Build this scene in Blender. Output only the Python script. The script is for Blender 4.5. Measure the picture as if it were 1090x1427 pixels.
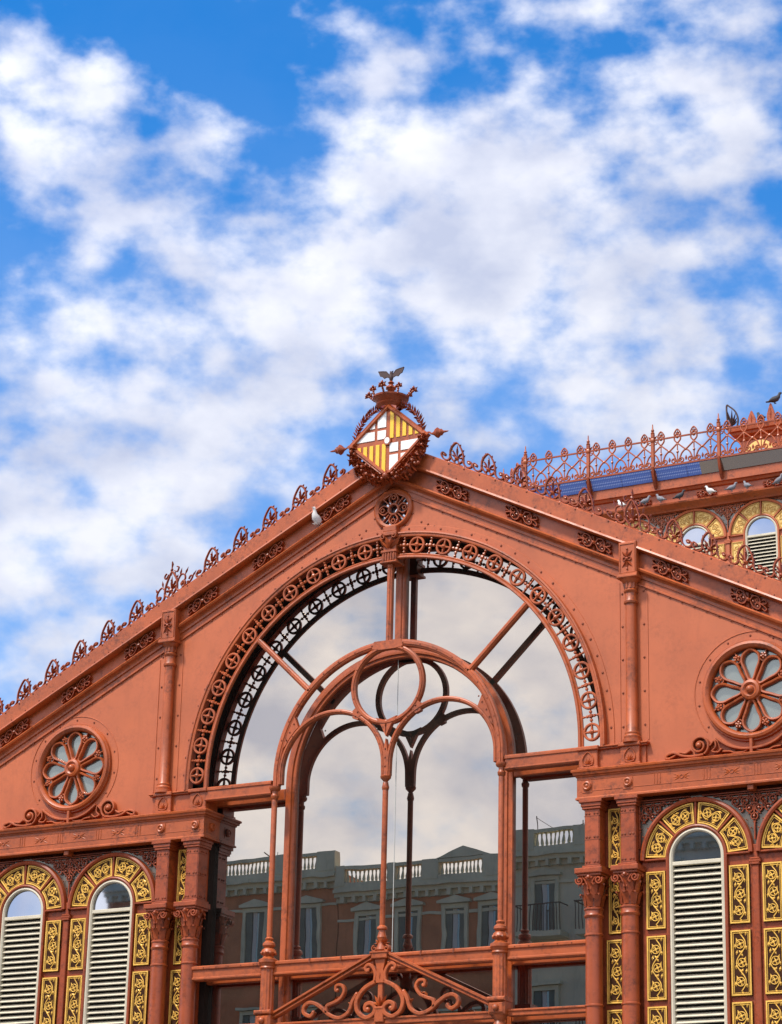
import bpy, bmesh, math, random
from math import sin, cos, pi, radians, sqrt, atan2, hypot
from mathutils import Vector, Matrix
from mathutils.geometry import tessellate_polygon
random.seed(7)
for o in list(bpy.data.objects): bpy.data.objects.remove(o)
scene = bpy.context.scene
COL = scene.collection

# ---------------------------------------------------------------- camera
cam_data = bpy.data.cameras.new('camera')
camera = bpy.data.objects.new('camera', cam_data); COL.objects.link(camera)
right = Vector((0.87552201, 0.4826734, 0.02208174)); up = Vector((0.14174169, -0.30025885, 0.94326768)); fwd = Vector((-0.46192046, 0.82272171, 0.33129817))
rot = Matrix((right, up, -fwd)).transposed()
camera.matrix_world = Matrix.Translation((20.119, -35.938, 1.6)) @ rot.to_4x4()
cam_data.sensor_fit = 'HORIZONTAL'; cam_data.sensor_width = 36.0
cam_data.lens = 36.0 * 3486.442 / 1090.0
cam_data.clip_start = 0.1; cam_data.clip_end = 3000
scene.camera = camera

# ---------------------------------------------------------------- light
SUN_AZ, SUN_EL = 206.0, 57.0          # compass-like azimuth measured from +Y towards +X
sun_data = bpy.data.lights.new('sun', 'SUN')
sun_data.energy = 3.6; sun_data.angle = radians(7); sun_data.color = (1.0, 0.94, 0.86)
sun = bpy.data.objects.new('sun', sun_data); COL.objects.link(sun)
sdir = Vector((sin(radians(SUN_AZ)) * cos(radians(SUN_EL)), cos(radians(SUN_AZ)) * cos(radians(SUN_EL)), sin(radians(SUN_EL))))
sun.rotation_euler = (-sdir).to_track_quat('-Z', 'Y').to_euler()
sun.location = (0, -30, 60)

view = scene.view_settings
scene.display_settings.display_device = 'sRGB'
view.view_transform = 'Standard'; view.look = 'None'; view.gamma = 1.0; view.use_curve_mapping = False
view.exposure = 0.38
scene.cycles.caustics_reflective = False
scene.cycles.caustics_refractive = False
scene.cycles.max_bounces = 6

# ---------------------------------------------------------------- sky with broken cloud
world = bpy.data.worlds.new('World'); scene.world = world; world.use_nodes = True
def build_sky():
    nt = world.node_tree; N = nt.nodes; L = nt.links
    for n in list(N): N.remove(n)
    def node(t, **k):
        n = N.new(t)
        for a, b in k.items(): setattr(n, a, b)
        return n
    def math(op, a, b=None, c=None, clamp=False):
        n = node('ShaderNodeMath', operation=op, use_clamp=clamp)
        for i, x in enumerate((a, b, c)):
            if x is None: continue
            if isinstance(x, (int, float)): n.inputs[i].default_value = x
            else: L.new(x, n.inputs[i])
        return n.outputs[0]
    out = node('ShaderNodeOutputWorld')
    tc = node('ShaderNodeTexCoord')
    sky = node('ShaderNodeTexSky', sky_type='NISHITA', sun_disc=False)
    sky.sun_elevation = radians(SUN_EL); sky.sun_rotation = radians(SUN_AZ)
    sky.air_density = 1.0; sky.dust_density = 0.5; sky.ozone_density = 4.0; sky.altitude = 100
    dirv = tc.outputs['Generated']
    # ragged edges: bend the direction a little with noise
    wn = node('ShaderNodeTexNoise'); wn.inputs['Scale'].default_value = 26; wn.inputs['Detail'].default_value = 5; wn.inputs['Roughness'].default_value = .5
    L.new(dirv, wn.inputs['Vector'])
    sub = node('ShaderNodeVectorMath', operation='SUBTRACT'); L.new(wn.outputs['Color'], sub.inputs[0]); sub.inputs[1].default_value = (.5, .5, .5)
    mad = node('ShaderNodeVectorMath', operation='MULTIPLY_ADD'); L.new(sub.outputs[0], mad.inputs[0]); mad.inputs[1].default_value = (.045,) * 3; L.new(dirv, mad.inputs[2])
    nrm = node('ShaderNodeVectorMath', operation='NORMALIZE'); L.new(mad.outputs[0], nrm.inputs[0])
    acc = None
    for az, el, rad, amp in CLOUDS:
        d = (sin(radians(az)) * cos(radians(el)), cos(radians(az)) * cos(radians(el)), sin(radians(el)))
        dp = node('ShaderNodeVectorMath', operation='DOT_PRODUCT'); L.new(nrm.outputs[0], dp.inputs[0]); dp.inputs[1].default_value = d
        k = 1.0 / (radians(rad) ** 2)
        e = math('EXPONENT', math('MULTIPLY_ADD', dp.outputs['Value'], k, -k))
        acc = math('MULTIPLY_ADD', e, amp, acc if acc is not None else 0.0)
    # layer of altocumulus over the whole sky
    sc = node('ShaderNodeVectorMath', operation='MULTIPLY'); L.new(dirv, sc.inputs[0]); sc.inputs[1].default_value = (1, 1, 1.5)
    n1 = node('ShaderNodeTexNoise'); n1.inputs['Scale'].default_value = 9; n1.inputs['Detail'].default_value = 8; n1.inputs['Roughness'].default_value = .6
    L.new(sc.outputs[0], n1.inputs['Vector'])
    n2 = node('ShaderNodeTexNoise'); n2.inputs['Scale'].default_value = 38; n2.inputs['Detail'].default_value = 7; n2.inputs['Roughness'].default_value = .50
    L.new(sc.outputs[0], n2.inputs['Vector'])
    sep = node('ShaderNodeSeparateXYZ'); L.new(dirv, sep.inputs[0])
    # the far half of the sky (the half the windows mirror) is overcast
    back = node('ShaderNodeMapRange', interpolation_type='SMOOTHSTEP'); L.new(sep.outputs['Y'], back.inputs['Value'])
    back.inputs['From Min'].default_value = .35; back.inputs['From Max'].default_value = -.45; back.inputs['To Min'].default_value = 0; back.inputs['To Max'].default_value = .80
    dens = math('ADD', math('MULTIPLY', math('SUBTRACT', n1.outputs['Fac'], .5), .35), math('MULTIPLY', math('SUBTRACT', n2.outputs['Fac'], .5), 2.1))
    dens = math('ADD', dens, math('MULTIPLY', acc, .44))
    dens = math('ADD', dens, back.outputs[0])
    al = node('ShaderNodeMapRange', interpolation_type='SMOOTHSTEP'); L.new(dens, al.inputs['Value'])
    al.inputs['From Min'].default_value = -.02; al.inputs['From Max'].default_value = .86
    veil = node('ShaderNodeMapRange', interpolation_type='SMOOTHSTEP'); L.new(sep.outputs['Z'], veil.inputs['Value'])     # thin haze, thicker towards the horizon
    veil.inputs['From Min'].default_value = .52; veil.inputs['From Max'].default_value = .22; veil.inputs['To Min'].default_value = .03; veil.inputs['To Max'].default_value = .34
    L.new(veil.outputs[0], al.inputs['To Min']); al.inputs['To Max'].default_value = .93
    # cloud body: pale where thick, faintly blue-grey in the folds
    n3 = node('ShaderNodeTexNoise'); n3.inputs['Scale'].default_value = 16; n3.inputs['Detail'].default_value = 6
    L.new(sc.outputs[0], n3.inputs['Vector'])
    ramp = node('ShaderNodeValToRGB'); L.new(n3.outputs['Fac'], ramp.inputs[0])
    ramp.color_ramp.elements[0].position = .36; ramp.color_ramp.elements[0].color = (.54, .58, .73, 1)
    ramp.color_ramp.elements[1].position = .60; ramp.color_ramp.elements[1].color = (.90, .90, .95, 1)
    hs = node('ShaderNodeHueSaturation'); hs.inputs['Saturation'].default_value = 1.5; hs.inputs['Value'].default_value = 1.15; hs.inputs['Hue'].default_value = .503; L.new(sky.outputs[0], hs.inputs['Color'])
    # clouds are brighter on the sun's side of the sky
    sd = node('ShaderNodeVectorMath', operation='DOT_PRODUCT'); L.new(dirv, sd.inputs[0]); sd.inputs[1].default_value = tuple(sdir)
    glow = node('ShaderNodeMapRange', interpolation_type='SMOOTHSTEP'); L.new(sd.outputs['Value'], glow.inputs['Value'])
    glow.inputs['From Min'].default_value = -.2; glow.inputs['From Max'].default_value = .95; glow.inputs['To Min'].default_value = CLOUD_STRENGTH; glow.inputs['To Max'].default_value = CLOUD_STRENGTH * 2.3
    skyb = node('ShaderNodeBackground'); L.new(hs.outputs[0], skyb.inputs['Color']); skyb.inputs['Strength'].default_value = SKY_STRENGTH
    clb = node('ShaderNodeBackground'); L.new(ramp.outputs[0], clb.inputs['Color']); L.new(glow.outputs[0], clb.inputs['Strength'])
    mix = node('ShaderNodeMixShader'); L.new(al.outputs[0], mix.inputs[0]); L.new(skyb.outputs[0], mix.inputs[1]); L.new(clb.outputs[0], mix.inputs[2])
    L.new(mix.outputs[0], out.inputs['Surface'])
SKY_STRENGTH = 0.15; CLOUD_STRENGTH = 0.76
CLOUDS = [(-38.2, 27.7, 1.56, 0.75), (-39.2, 28.1, 1.15, 0.5), (-36.8, 28.2, 0.99, 0.35), (-35.9, 25.8, 1.23, 0.8), (-37.2, 25.7, 0.66, 0.4), (-33.4, 26.5, 0.99, 0.6), (-34.0, 27.6, 0.74, 0.3), (-33.3, 24.4, 1.48, 0.8), (-32.0, 23.9, 0.99, 0.5), (-37.7, 23.6, 1.23, 0.65), (-38.5, 22.4, 0.82, 0.4), (-30.2, 24.3, 0.82, 0.55), (-30.0, 29.5, 1.15, 0.5), (-31.0, 30.2, 0.99, 0.35), (-28.6, 30.0, 1.15, 0.45), (-29.3, 27.7, 1.48, 0.7), (-27.4, 26.6, 1.81, 0.75), (-29.2, 25.3, 1.31, 0.6), (-27.7, 24.8, 1.23, 0.75), (-25.9, 25.3, 1.31, 0.6), (-24.9, 26.5, 1.31, 0.6), (-25.6, 27.9, 0.99, 0.5), (-23.4, 26.9, 1.15, 0.5), (-22.0, 26.4, 1.31, 0.6), (-20.7, 25.4, 0.99, 0.5), (-20.5, 27.5, 0.99, 0.5), (-22.4, 30.4, 1.31, 0.75), (-20.8, 29.5, 1.31, 0.55), (-25.0, 30.6, 0.99, 0.45), (-21.9, 28.5, 1.15, 0.5), (-26.8, 23.6, 0.74, 0.5), (-24.0, 24.0, 0.99, 0.35), (-22.7, 23.2, 1.48, 0.6), (-21.0, 23.1, 1.48, 0.6), (-25.2, 21.9, 1.15, 0.55), (-23.5, 21.9, 1.31, 0.55), (-27.7, 22.2, 1.15, 0.65), (-28.0, 20.9, 0.99, 0.5), (-34.4, 21.9, 1.48, 0.7), (-36.3, 21.1, 1.48, 0.6), (-32.3, 21.8, 1.31, 0.55), (-30.7, 22.5, 1.15, 0.45), (-37.8, 20.7, 1.31, 0.5), (-33.3, 20.3, 1.31, 0.5), (-35.3, 19.5, 1.31, 0.5), (-38.2, 19.2, 1.15, 0.55), (-36.9, 17.9, 1.64, 0.6), (-34.4, 18.4, 1.31, 0.55), (-37.5, 16.6, 1.31, 0.5), (-31.4, 20.5, 1.15, 0.5), (-38.1, 15.4, 1.15, 0.6), (-34.1, 29.8, 1.48, -0.8), (-32.6, 29.4, 0.99, -0.5), (-36.0, 29.5, 0.82, -0.4), (-32.2, 27.8, 0.74, -0.35), (-31.6, 26.5, 0.66, -0.35), (-35.1, 27.0, 0.49, -0.35), (-38.7, 25.4, 0.82, -0.6), (-35.6, 24.6, 0.66, -0.45), (-24.1, 29.2, 0.99, -0.6), (-26.3, 29.5, 0.66, -0.2), (-19.8, 26.0, 0.74, -0.5), (-37.9, 21.7, 0.66, -0.35), (-29.2, 23.5, 0.58, -0.4), (-26.6, 22.7, 0.66, -0.35), (-28.4, 23.2, 0.66, -0.3), (-36.2, 22.7, 0.74, -0.45), (-33.2, 22.7, 0.58, -0.3), (-36.6, 20.1, 0.66, -0.3), (-33.9, 25.5, 0.41, -0.3), (-25.9, 20.9, 0.99, 0.2)]
build_sky()
world.cycles.sampling_method = 'MANUAL'; world.cycles.sample_map_resolution = 512

# ================================================================= mesh helpers
class MB:
    """collects verts and faces of ONE mesh; xf bends every point that is added"""
    def __init__(self, xf=None): self.v = []; self.f = []; self.xf = xf
    def add(self, vs, fs):
        b = len(self.v)
        if self.xf: vs = [self.xf(*p) for p in vs]
        self.v.extend(vs); self.f.extend([tuple(i + b for i in f) for f in fs])
    def mesh(self, name, mat, smooth=38):
        me = bpy.data.meshes.new(name); me.from_pydata([tuple(p) for p in self.v], [], self.f)
        bm = bmesh.new(); bm.from_mesh(me); bmesh.ops.recalc_face_normals(bm, faces=bm.faces); bm.to_mesh(me); bm.free()
        if smooth:
            me.polygons.foreach_set('use_smooth', [True] * len(me.polygons)); me.set_sharp_from_angle(angle=radians(smooth))
        if mat: me.materials.append(mat)
        me.update(); return me
    def build(self, name, mat, parent=None, loc=(0, 0, 0), smooth=38):
        return link(name, self.mesh(name, mat, smooth), parent, loc)
    # --- shapes
    def box(s, x0, x1, y0, y1, z0, z1, c=0.0):
        if c <= 0:
            s.add([(x, y, z) for z in (z0, z1) for y in (y0, y1) for x in (x0, x1)],
                  [(0, 1, 3, 2), (4, 6, 7, 5), (0, 4, 5, 1), (2, 3, 7, 6), (0, 2, 6, 4), (1, 5, 7, 3)]); return
        # front edges (towards -y) chamfered
        s.add([(x0, y1, z0), (x1, y1, z0), (x1, y1, z1), (x0, y1, z1), (x0, y0 + c, z0), (x1, y0 + c, z0), (x1, y0 + c, z1), (x0, y0 + c, z1),
               (x0 + c, y0, z0 + c), (x1 - c, y0, z0 + c), (x1 - c, y0, z1 - c), (x0 + c, y0, z1 - c)],
              [(0, 1, 2, 3), (0, 4, 5, 1), (1, 5, 6, 2), (2, 6, 7, 3), (3, 7, 4, 0), (4, 8, 9, 5), (5, 9, 10, 6), (6, 10, 11, 7), (7, 11, 8, 4), (8, 11, 10, 9)])
    def sweep(s, path, prof, closed=False, pclosed=True, plane='xz', caps=True, scale=None):
        n = len(path); m = len(prof); vs = []
        for i, p in enumerate(path):
            a = path[i - 1] if (closed or i > 0) else None; b = path[(i + 1) % n] if (closed or i < n - 1) else None
            def unit(q, r):
                dx, dz = r[0] - q[0], r[1] - q[1]; l = hypot(dx, dz) or 1e-9; return dx / l, dz / l
            t1 = unit(a, p) if a is not None else None; t2 = unit(p, b) if b is not None else None
            if t1 is None: t1 = t2
            if t2 is None: t2 = t1
            n1 = (-t1[1], t1[0]); n2 = (-t2[1], t2[0]); nx, nz = n1[0] + n2[0], n1[1] + n2[1]; l = hypot(nx, nz)
            if l < 1e-6: nx, nz = n1; k = 1.0
            else:
                nx /= l; nz /= l; k = min(1.0 / max(nx * n1[0] + nz * n1[1], .2), 2.5)
            sc = scale(i / max(1, n - 1)) if scale else 1.0
            for o, y in prof:
                if plane == 'xz': vs.append((p[0] + nx * o * k * sc, y, p[1] + nz * o * k * sc))
                else: vs.append((p[0] + nx * o * k, p[1] + nz * o * k, y))
        fs = []
        for i in range(n if closed else n - 1):
            j = (i + 1) % n
            for q in range(m if pclosed else m - 1):
                r = (q + 1) % m; fs.append((i * m + q, i * m + r, j * m + r, j * m + q))
        if caps and not closed and pclosed: fs.append(tuple(range(m))); fs.append(tuple((n - 1) * m + q for q in range(m)))
        s.add(vs, fs)
    def ribbon(s, path, w, yf, yb, c=None, closed=False, scale=None):
        h = w / 2; c = min(h * .5, .012) if c is None else c
        s.sweep(path, [(-h, yb), (-h, yf + c), (-h + c, yf), (h - c, yf), (h, yf + c), (h, yb)], closed, scale=scale)
    def rod(s, path, r, y, seg=6, closed=False, scale=None):
        s.sweep(path, [(r * cos(2 * pi * k / seg), y + r * sin(2 * pi * k / seg)) for k in range(seg)], closed, scale=scale)
    def lathe(s, prof, cx, cy, seg=16, flute=0, axis='z', cap=True):
        vs = []; fs = []; m = len(prof)
        for r, z in prof:
            for k in range(seg):
                a = 2 * pi * k / seg + pi / seg; q = r * (1 - flute * (k % 2))
                vs.append((cx + q * cos(a), cy + q * sin(a), z) if axis == 'z' else (cx + q * cos(a), z, cy + q * sin(a)))
        for i in range(m - 1):
            for k in range(seg):
                j = (k + 1) % seg; fs.append((i * seg + k, i * seg + j, (i + 1) * seg + j, (i + 1) * seg + k))
        if cap: fs.append(tuple(range(seg))); fs.append(tuple((m - 1) * seg + k for k in range(seg)))
        s.add(vs, fs)
    def ball(s, x, y, z, r, seg=6, rings=4, ry=None, rz=None):
        ry = r if ry is None else ry; rz = r if rz is None else rz; vs = [(x, y, z - rz)]; fs = []
        for i in range(1, rings):
            a = pi * i / rings - pi / 2
            for k in range(seg):
                b = 2 * pi * k / seg; vs.append((x + r * cos(a) * cos(b), y + ry * cos(a) * sin(b), z + rz * sin(a)))
        vs.append((x, y, z + rz)); t = len(vs) - 1
        for k in range(seg):
            j = (k + 1) % seg; fs.append((0, 1 + j, 1 + k))
            for i in range(rings - 2): fs.append((1 + i * seg + k, 1 + i * seg + j, 1 + (i + 1) * seg + j, 1 + (i + 1) * seg + k))
            fs.append((1 + (rings - 2) * seg + k, 1 + (rings - 2) * seg + j, t))
        s.add(vs, fs)
    def dome(s, x, y, z, r, seg=6, h=.7):           # rivet head pointing to -y
        vs = [(x + r * cos(2 * pi * k / seg), y, z + r * sin(2 * pi * k / seg)) for k in range(seg)]
        vs += [(x + .65 * r * cos(2 * pi * k / seg), y - r * h * .75, z + .65 * r * sin(2 * pi * k / seg)) for k in range(seg)] + [(x, y - r * h, z)]
        fs = [(k, (k + 1) % seg, seg + (k + 1) % seg, seg + k) for k in range(seg)] + [(seg + k, seg + (k + 1) % seg, 2 * seg) for k in range(seg)]
        s.add(vs, fs)
    def plate(s, loops, yf, yb):
        pts = [p for l in loops for p in l]; n = len(pts)
        tris = tessellate_polygon([[Vector((p[0], p[1], 0)) for p in l] for l in loops])
        vs = [(p[0], yf, p[1]) for p in pts] + [(p[0], yb, p[1]) for p in pts]
        fs = [tuple(t) for t in tris] + [tuple(i + n for i in t) for t in tris]; b = 0
        for l in loops:
            m = len(l); fs += [(b + i, b + (i + 1) % m, n + b + (i + 1) % m, n + b + i) for i in range(m)]; b += m
        s.add(vs, fs)
    def leaf(s, x, z, ang, ln, w, yf, yb, bend=0.0):
        """flat pointed leaf with a raised midrib in the xz plane"""
        ca, sa = cos(ang), sin(ang)
        def q(u, v, y):
            v2 = v + bend * (u / ln) ** 2 * ln; return (x + ca * u - sa * v2, y, z + sa * u + ca * v2)
        vs = [q(0, 0, yb), q(ln * .45, w / 2, yb), q(ln, 0, yb), q(ln * .45, -w / 2, yb), q(ln * .4, 0, yf), q(0, 0, (yf + yb) / 2)]
        s.add(vs, [(5, 4, 1, 0), (4, 2, 1), (4, 3, 2), (5, 0, 3, 4), (0, 1, 2, 3)])

def link(name, me, parent=None, loc=(0, 0, 0), rot=None):
    o = bpy.data.objects.new(name, me); COL.objects.link(o)
    if parent: o.parent = parent
    o.location = loc
    if rot: o.rotation_euler = rot
    return o
def empty(name, loc=(0, 0, 0), parent=None):
    o = bpy.data.objects.new(name, None); COL.objects.link(o); o.location = loc; o.empty_display_size = .2
    if parent: o.parent = parent
    return o
def tag(o, label=None, cat=None, group=None, kind=None):
    if label: o['label'] = label
    if cat: o['category'] = cat
    if group: o['group'] = group
    if kind: o['kind'] = kind
    return o
def arc(cx, cz, r, a0, a1, n): return [(cx + r * cos(radians(a0 + (a1 - a0) * i / n)), cz + r * sin(radians(a0 + (a1 - a0) * i / n))) for i in range(n + 1)]
def circ(cx, cz, r, n): return [(cx + r * cos(2 * pi * i / n), cz - r * sin(2 * pi * i / n)) for i in range(n)]
def spiral(cx, cz, r0, r1, a0, a1, n): return [(cx + (r0 + (r1 - r0) * i / n) * cos(radians(a0 + (a1 - a0) * i / n)), cz + (r0 + (r1 - r0) * i / n) * sin(radians(a0 + (a1 - a0) * i / n))) for i in range(n + 1)]
def crv(P, sub=4, closed=False):
    n = len(P); out = []
    g = (lambda i: P[i % n]) if closed else (lambda i: P[max(0, min(n - 1, i))])
    for i in range(n if closed else n - 1):
        a, b, c, d = g(i - 1), g(i), g(i + 1), g(i + 2)
        for k in range(sub):
            t = k / sub
            out.append(tuple(.5 * (2 * b[j] + (c[j] - a[j]) * t + (2 * a[j] - 5 * b[j] + 4 * c[j] - d[j]) * t * t + (3 * b[j] - a[j] - 3 * c[j] + d[j]) * t ** 3) for j in (0, 1)))
    if not closed: out.append(tuple(P[-1]))
    return out

# ================================================================= materials
def material(name, col, rough=.5, metal=0.0, spec=.5, var=.0, vscale=3.0, streak=.0, bump=.0, bscale=40.0, speck=.0, speckcol=(.6, .45, .35), col2=None, grime=.0):
    m = bpy.data.materials.new(name); m.use_nodes = True; nt = m.node_tree; N = nt.nodes; L = nt.links
    p = N['Principled BSDF']; p.inputs['Roughness'].default_value = rough; p.inputs['Metallic'].default_value = metal
    p.inputs['Specular IOR Level'].default_value = spec
    p.inputs['Base Color'].default_value = (*col, 1)
    if not (var or streak or bump or speck): return m
    g = N.new('ShaderNodeNewGeometry'); cur = None
    def noise(scale, detail=4, vec=None, rough_=.55):
        n = N.new('ShaderNodeTexNoise'); n.inputs['Scale'].default_value = scale; n.inputs['Detail'].default_value = detail; n.inputs['Roughness'].default_value = rough_
        L.new(vec or g.outputs['Position'], n.inputs['Vector']); return n.outputs['Fac']
    def mixc(fac, a, b):
        x = N.new('ShaderNodeMix'); x.data_type = 'RGBA'
        if fac is not None: L.new(fac, x.inputs['Factor'])
        for s_, v in ((x.inputs['A'], a), (x.inputs['B'], b)):
            if isinstance(v, tuple): s_.default_value = (*v, 1)
            else: L.new(v, s_)
        return x.outputs['Result']
    def ramp(src, a, b, lo=0, hi=1):
        r = N.new('ShaderNodeMapRange'); L.new(src, r.inputs['Value']); r.inputs['From Min'].default_value = a; r.inputs['From Max'].default_value = b
        r.inputs['To Min'].default_value = lo; r.inputs['To Max'].default_value = hi; return r.outputs['Result']
    lo = col2 or tuple(c * (1 - var) for c in col); hi = tuple(min(1, c * (1 + var * .55)) for c in col)
    nz = noise(vscale, 6)
    cur = mixc(ramp(nz, .3, .7), lo, hi)
    if streak:
        mp = N.new('ShaderNodeMapping'); L.new(g.outputs['Position'], mp.inputs['Vector']); mp.inputs['Scale'].default_value = (3.5, 3.5, .6)
        s1 = noise(1.6, 6, mp.outputs[0], .65)
        cur = mixc(ramp(s1, .52, .8, 0, streak), cur, tuple(c * .45 for c in col))
    if grime:                                   # old dirt and bare rust in blotches of their own
        s3 = noise(2.6, 9, None, .72); s4 = noise(15, 6, None, .7)
        mu = N.new('ShaderNodeMath'); mu.operation = 'MULTIPLY'; L.new(ramp(s3, .44, .62), mu.inputs[0]); L.new(ramp(s4, .42, .60), mu.inputs[1])
        mc = N.new('ShaderNodeMath'); mc.operation = 'MULTIPLY'; mc.use_clamp = True; L.new(mu.outputs[0], mc.inputs[0]); mc.inputs[1].default_value = grime
        cur = mixc(mc.outputs[0], cur, tuple(c * .30 for c in col))
    if speck:
        s2 = noise(34, 3, None, .7)
        cur = mixc(ramp(s2, .66, .72, 0, speck), cur, speckcol)
    L.new(cur, p.inputs['Base Color'])
    L.new(ramp(noise(vscale * 2.3, 5), .3, .7, rough - .09, rough + .12), p.inputs['Roughness'])
    if bump:
        b = N.new('ShaderNodeBump'); b.inputs['Strength'].default_value = bump; b.inputs['Distance'].default_value = .02
        L.new(noise(bscale, 5), b.inputs['Height']); L.new(b.outputs[0], p.inputs['Normal'])
    return m
RED = material('terracotta_paint', (.40, .082, .017), .40, 0, .5, .26, 1.1, .3, .05, 22, .25, (.62, .30, .20), grime=.85)
REDW = material('terracotta_wall_paint', (.455, .108, .033), .45, 0, .5, .20, .6, .30, .04, 9, .2, (.62, .33, .23), grime=.28)
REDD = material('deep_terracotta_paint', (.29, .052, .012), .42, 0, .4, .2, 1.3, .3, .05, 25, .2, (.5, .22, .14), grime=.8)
REDC = material('shaded_column_paint', (.335, .062, .014), .40, 0, .5, .24, 1.2, .3, .05, 22, .25, (.55, .24, .15), grime=.85)  # terracotta darkened: shade of the lower facade put into the colour
RIVET = material('rust_dark_rivet', (.20, .044, .015), .6, 0, .4, .3, 8)
BROWN = material('brown_ground_paint', (.042, .014, .005), .75, 0, .15, .3, 5)
GOLD = material('gilt_paint', (.80, .47, .085), .38, .15, .5, .22, 6, .2, .08, 60, .3, (.35, .17, .04))
OCHRE = material('paled_ochre_paint', (.76, .50, .15), .5, .05, .4, .2, 4, .25, .05, 40)  # brighter copy of the panel colours; distance and light put into the colour
OCHRED = material('paled_ochre_relief', (.56, .31, .075), .5, .05, .4, .2, 4)
LINING = material('shaded_lining', (.020, .012, .008), .75, 0, .2, .2, 3)  # near-black stands in for deep shade on the red reveal and jambs
CREAM = material('cream_louvre_paint', (.58, .52, .39), .55, 0, .35, .14, 2.5, .4, .04, 30)
WHITE = material('white_enamel', (.78, .76, .72), .35, 0, .5, .06, 6, .15)
YELLOW = material('yellow_enamel', (.83, .50, .03), .35, 0, .5, .08, 6, .15)
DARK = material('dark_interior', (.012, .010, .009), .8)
IRON = material('dark_iron', (.06, .028, .022), .5, 0, .4, .3, 5)
ZINC = material('zinc_roof', (.22, .22, .23), .5, .3, .5, .15, 1)
SEAL = material('glass_joint', (.42, .42, .39), .6)
def glass_mat(name, tint, refl, body, rough=.0, wave=.0):
    m = bpy.data.materials.new(name); m.use_nodes = True; nt = m.node_tree; N = nt.nodes; L = nt.links
    for n in list(N): N.remove(n)
    o = N.new('ShaderNodeOutputMaterial'); d = N.new('ShaderNodeBsdfDiffuse'); d.inputs['Color'].default_value = (*body, 1)
    gl = N.new('ShaderNodeBsdfGlossy'); gl.inputs['Color'].default_value = (*tint, 1); gl.inputs['Roughness'].default_value = rough
    mx = N.new('ShaderNodeMixShader'); mx.inputs[0].default_value = refl
    L.new(d.outputs[0], mx.inputs[1]); L.new(gl.outputs[0], mx.inputs[2]); L.new(mx.outputs[0], o.inputs['Surface'])
    if wave:
        g = N.new('ShaderNodeNewGeometry'); n = N.new('ShaderNodeTexNoise'); n.inputs['Scale'].default_value = .9; n.inputs['Detail'].default_value = 2
        L.new(g.outputs['Position'], n.inputs['Vector']); b = N.new('ShaderNodeBump'); b.inputs['Strength'].default_value = wave; b.inputs['Distance'].default_value = .01
        L.new(n.outputs['Fac'], b.inputs['Height']); L.new(b.outputs[0], gl.inputs['Normal'])
    return m
GLASS = glass_mat('reflective_glazing', (.95, .84, .71), .44, (.02, .018, .015), 0.0, .06)
ROSEGLASS = glass_mat('dull_leaded_glass', (.60, .64, .58), .26, (.13, .14, .12), .15)
SPANGLASS = glass_mat('spandrel_glass', (.6, .56, .48), .2, (.085, .06, .04), .25)
SKYGLASS = glass_mat('small_window_glass', (.80, .83, .90), .5, (.012, .010, .010), .02)
HOUSEGLASS = glass_mat('house_window_glass', (.5, .54, .54), .5, (.05, .055, .055), .03)

# ================================================================= ground (out of the frame, but the light and the mirror images need it)
GRD = material('paving', (.30, .28, .25), .8, 0, .3, .2, .8)
ASPH = material('asphalt', (.05, .05, .052), .85, 0, .3, .25, 2)
mb = MB(); mb.add([(-900, -900, -.15), (900, -900, -.15), (900, 900, -.15), (-900, 900, -.15)], [(0, 1, 2, 3)]); tag(mb.build('ground', ASPH, smooth=0), kind='structure')
mb = MB(); mb.box(-60, 60, -9, 60, -.16, 0); tag(mb.build('pavement', GRD, smooth=0), kind='structure')
mb = MB(); mb.box(-70, 70, -62, -37, -.16, 0); tag(mb.build('pavement', GRD, smooth=0), kind='structure')

# ================================================================= the market hall
HALL = tag(empty('market_hall'), 'ornate terracotta iron market hall with gable, great glazed arch and gilded panels', 'building')
ZC, RO, RI = 11.60, 3.99, 3.60           # great arch
RZ = 17.34                                # height of the rake at the axis, slope 1:2
W0, WD, SP = 5.53, 1.93, 9.55             # first window axis, bay, springing height
XE = 10.6                                 # half width of the gable

def relabel(o, text): o['label'] = text; return o

# ---- gable wall
outer = [(-XE, 10.75), (-RO, 10.75)] + arc(0, ZC, RO, 180, 0, 72) + [(RO, 10.75), (XE, 10.75), (XE, RZ - .5 * XE - .3), (0, RZ - .3), (-XE, RZ - .5 * XE - .3)]
mb = MB(); mb.plate([outer, circ(-6.52, 12.11, .70, 40), circ(6.52, 12.11, .70, 40), circ(0, 16.11, .31, 28)], 0, .30)
mb.build('gable_wall', REDW, HALL, smooth=0)
# flat flange plates and seams of the iron wall, proud of it
mb = MB(); mb.sweep([(-RO - .09, 11.48)] + arc(0, ZC, RO + .09, 180, 0, 72) + [(RO + .09, 11.48)], [(-.09, .05), (-.09, -.014), (.085, -.014), (.09, -.008), (.09, .05)])
fl = mb.build('arch_flange', REDW, HALL)
mb = MB()
for k in range(41):
    a = radians(180 - 180 * (k + .5) / 41); mb.dome((RO + .125) * cos(a), -.013, ZC + (RO + .125) * sin(a), .024)
for s in (-1, 1):
    for k in range(9): mb.dome(s * (.55 + .13 * k) if k < 5 else s * (1.6 + .12 * (k - 5)), -.001, 15.80 - .06 * k if k < 5 else 15.42 - .10 * (k - 5), .022)
tag(mb.build('rivets', RIVET, fl), kind='stuff')
for s in (-1, 1):
    for xs in (4.27, 4.76): mb = MB(); mb.box(s * xs - .011, s * xs + .011, -.010, .02, 11.50, RZ - .5 * xs - 1.02); mb.build('wall_seam', REDW, HALL)
    mb = MB(); mb.ribbon(arc(s * 6.52, 12.11, .965, 218, -38, 40), .016, -.010, .02); mb.build('wall_seam', REDW, HALL)
mb = MB()
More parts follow.
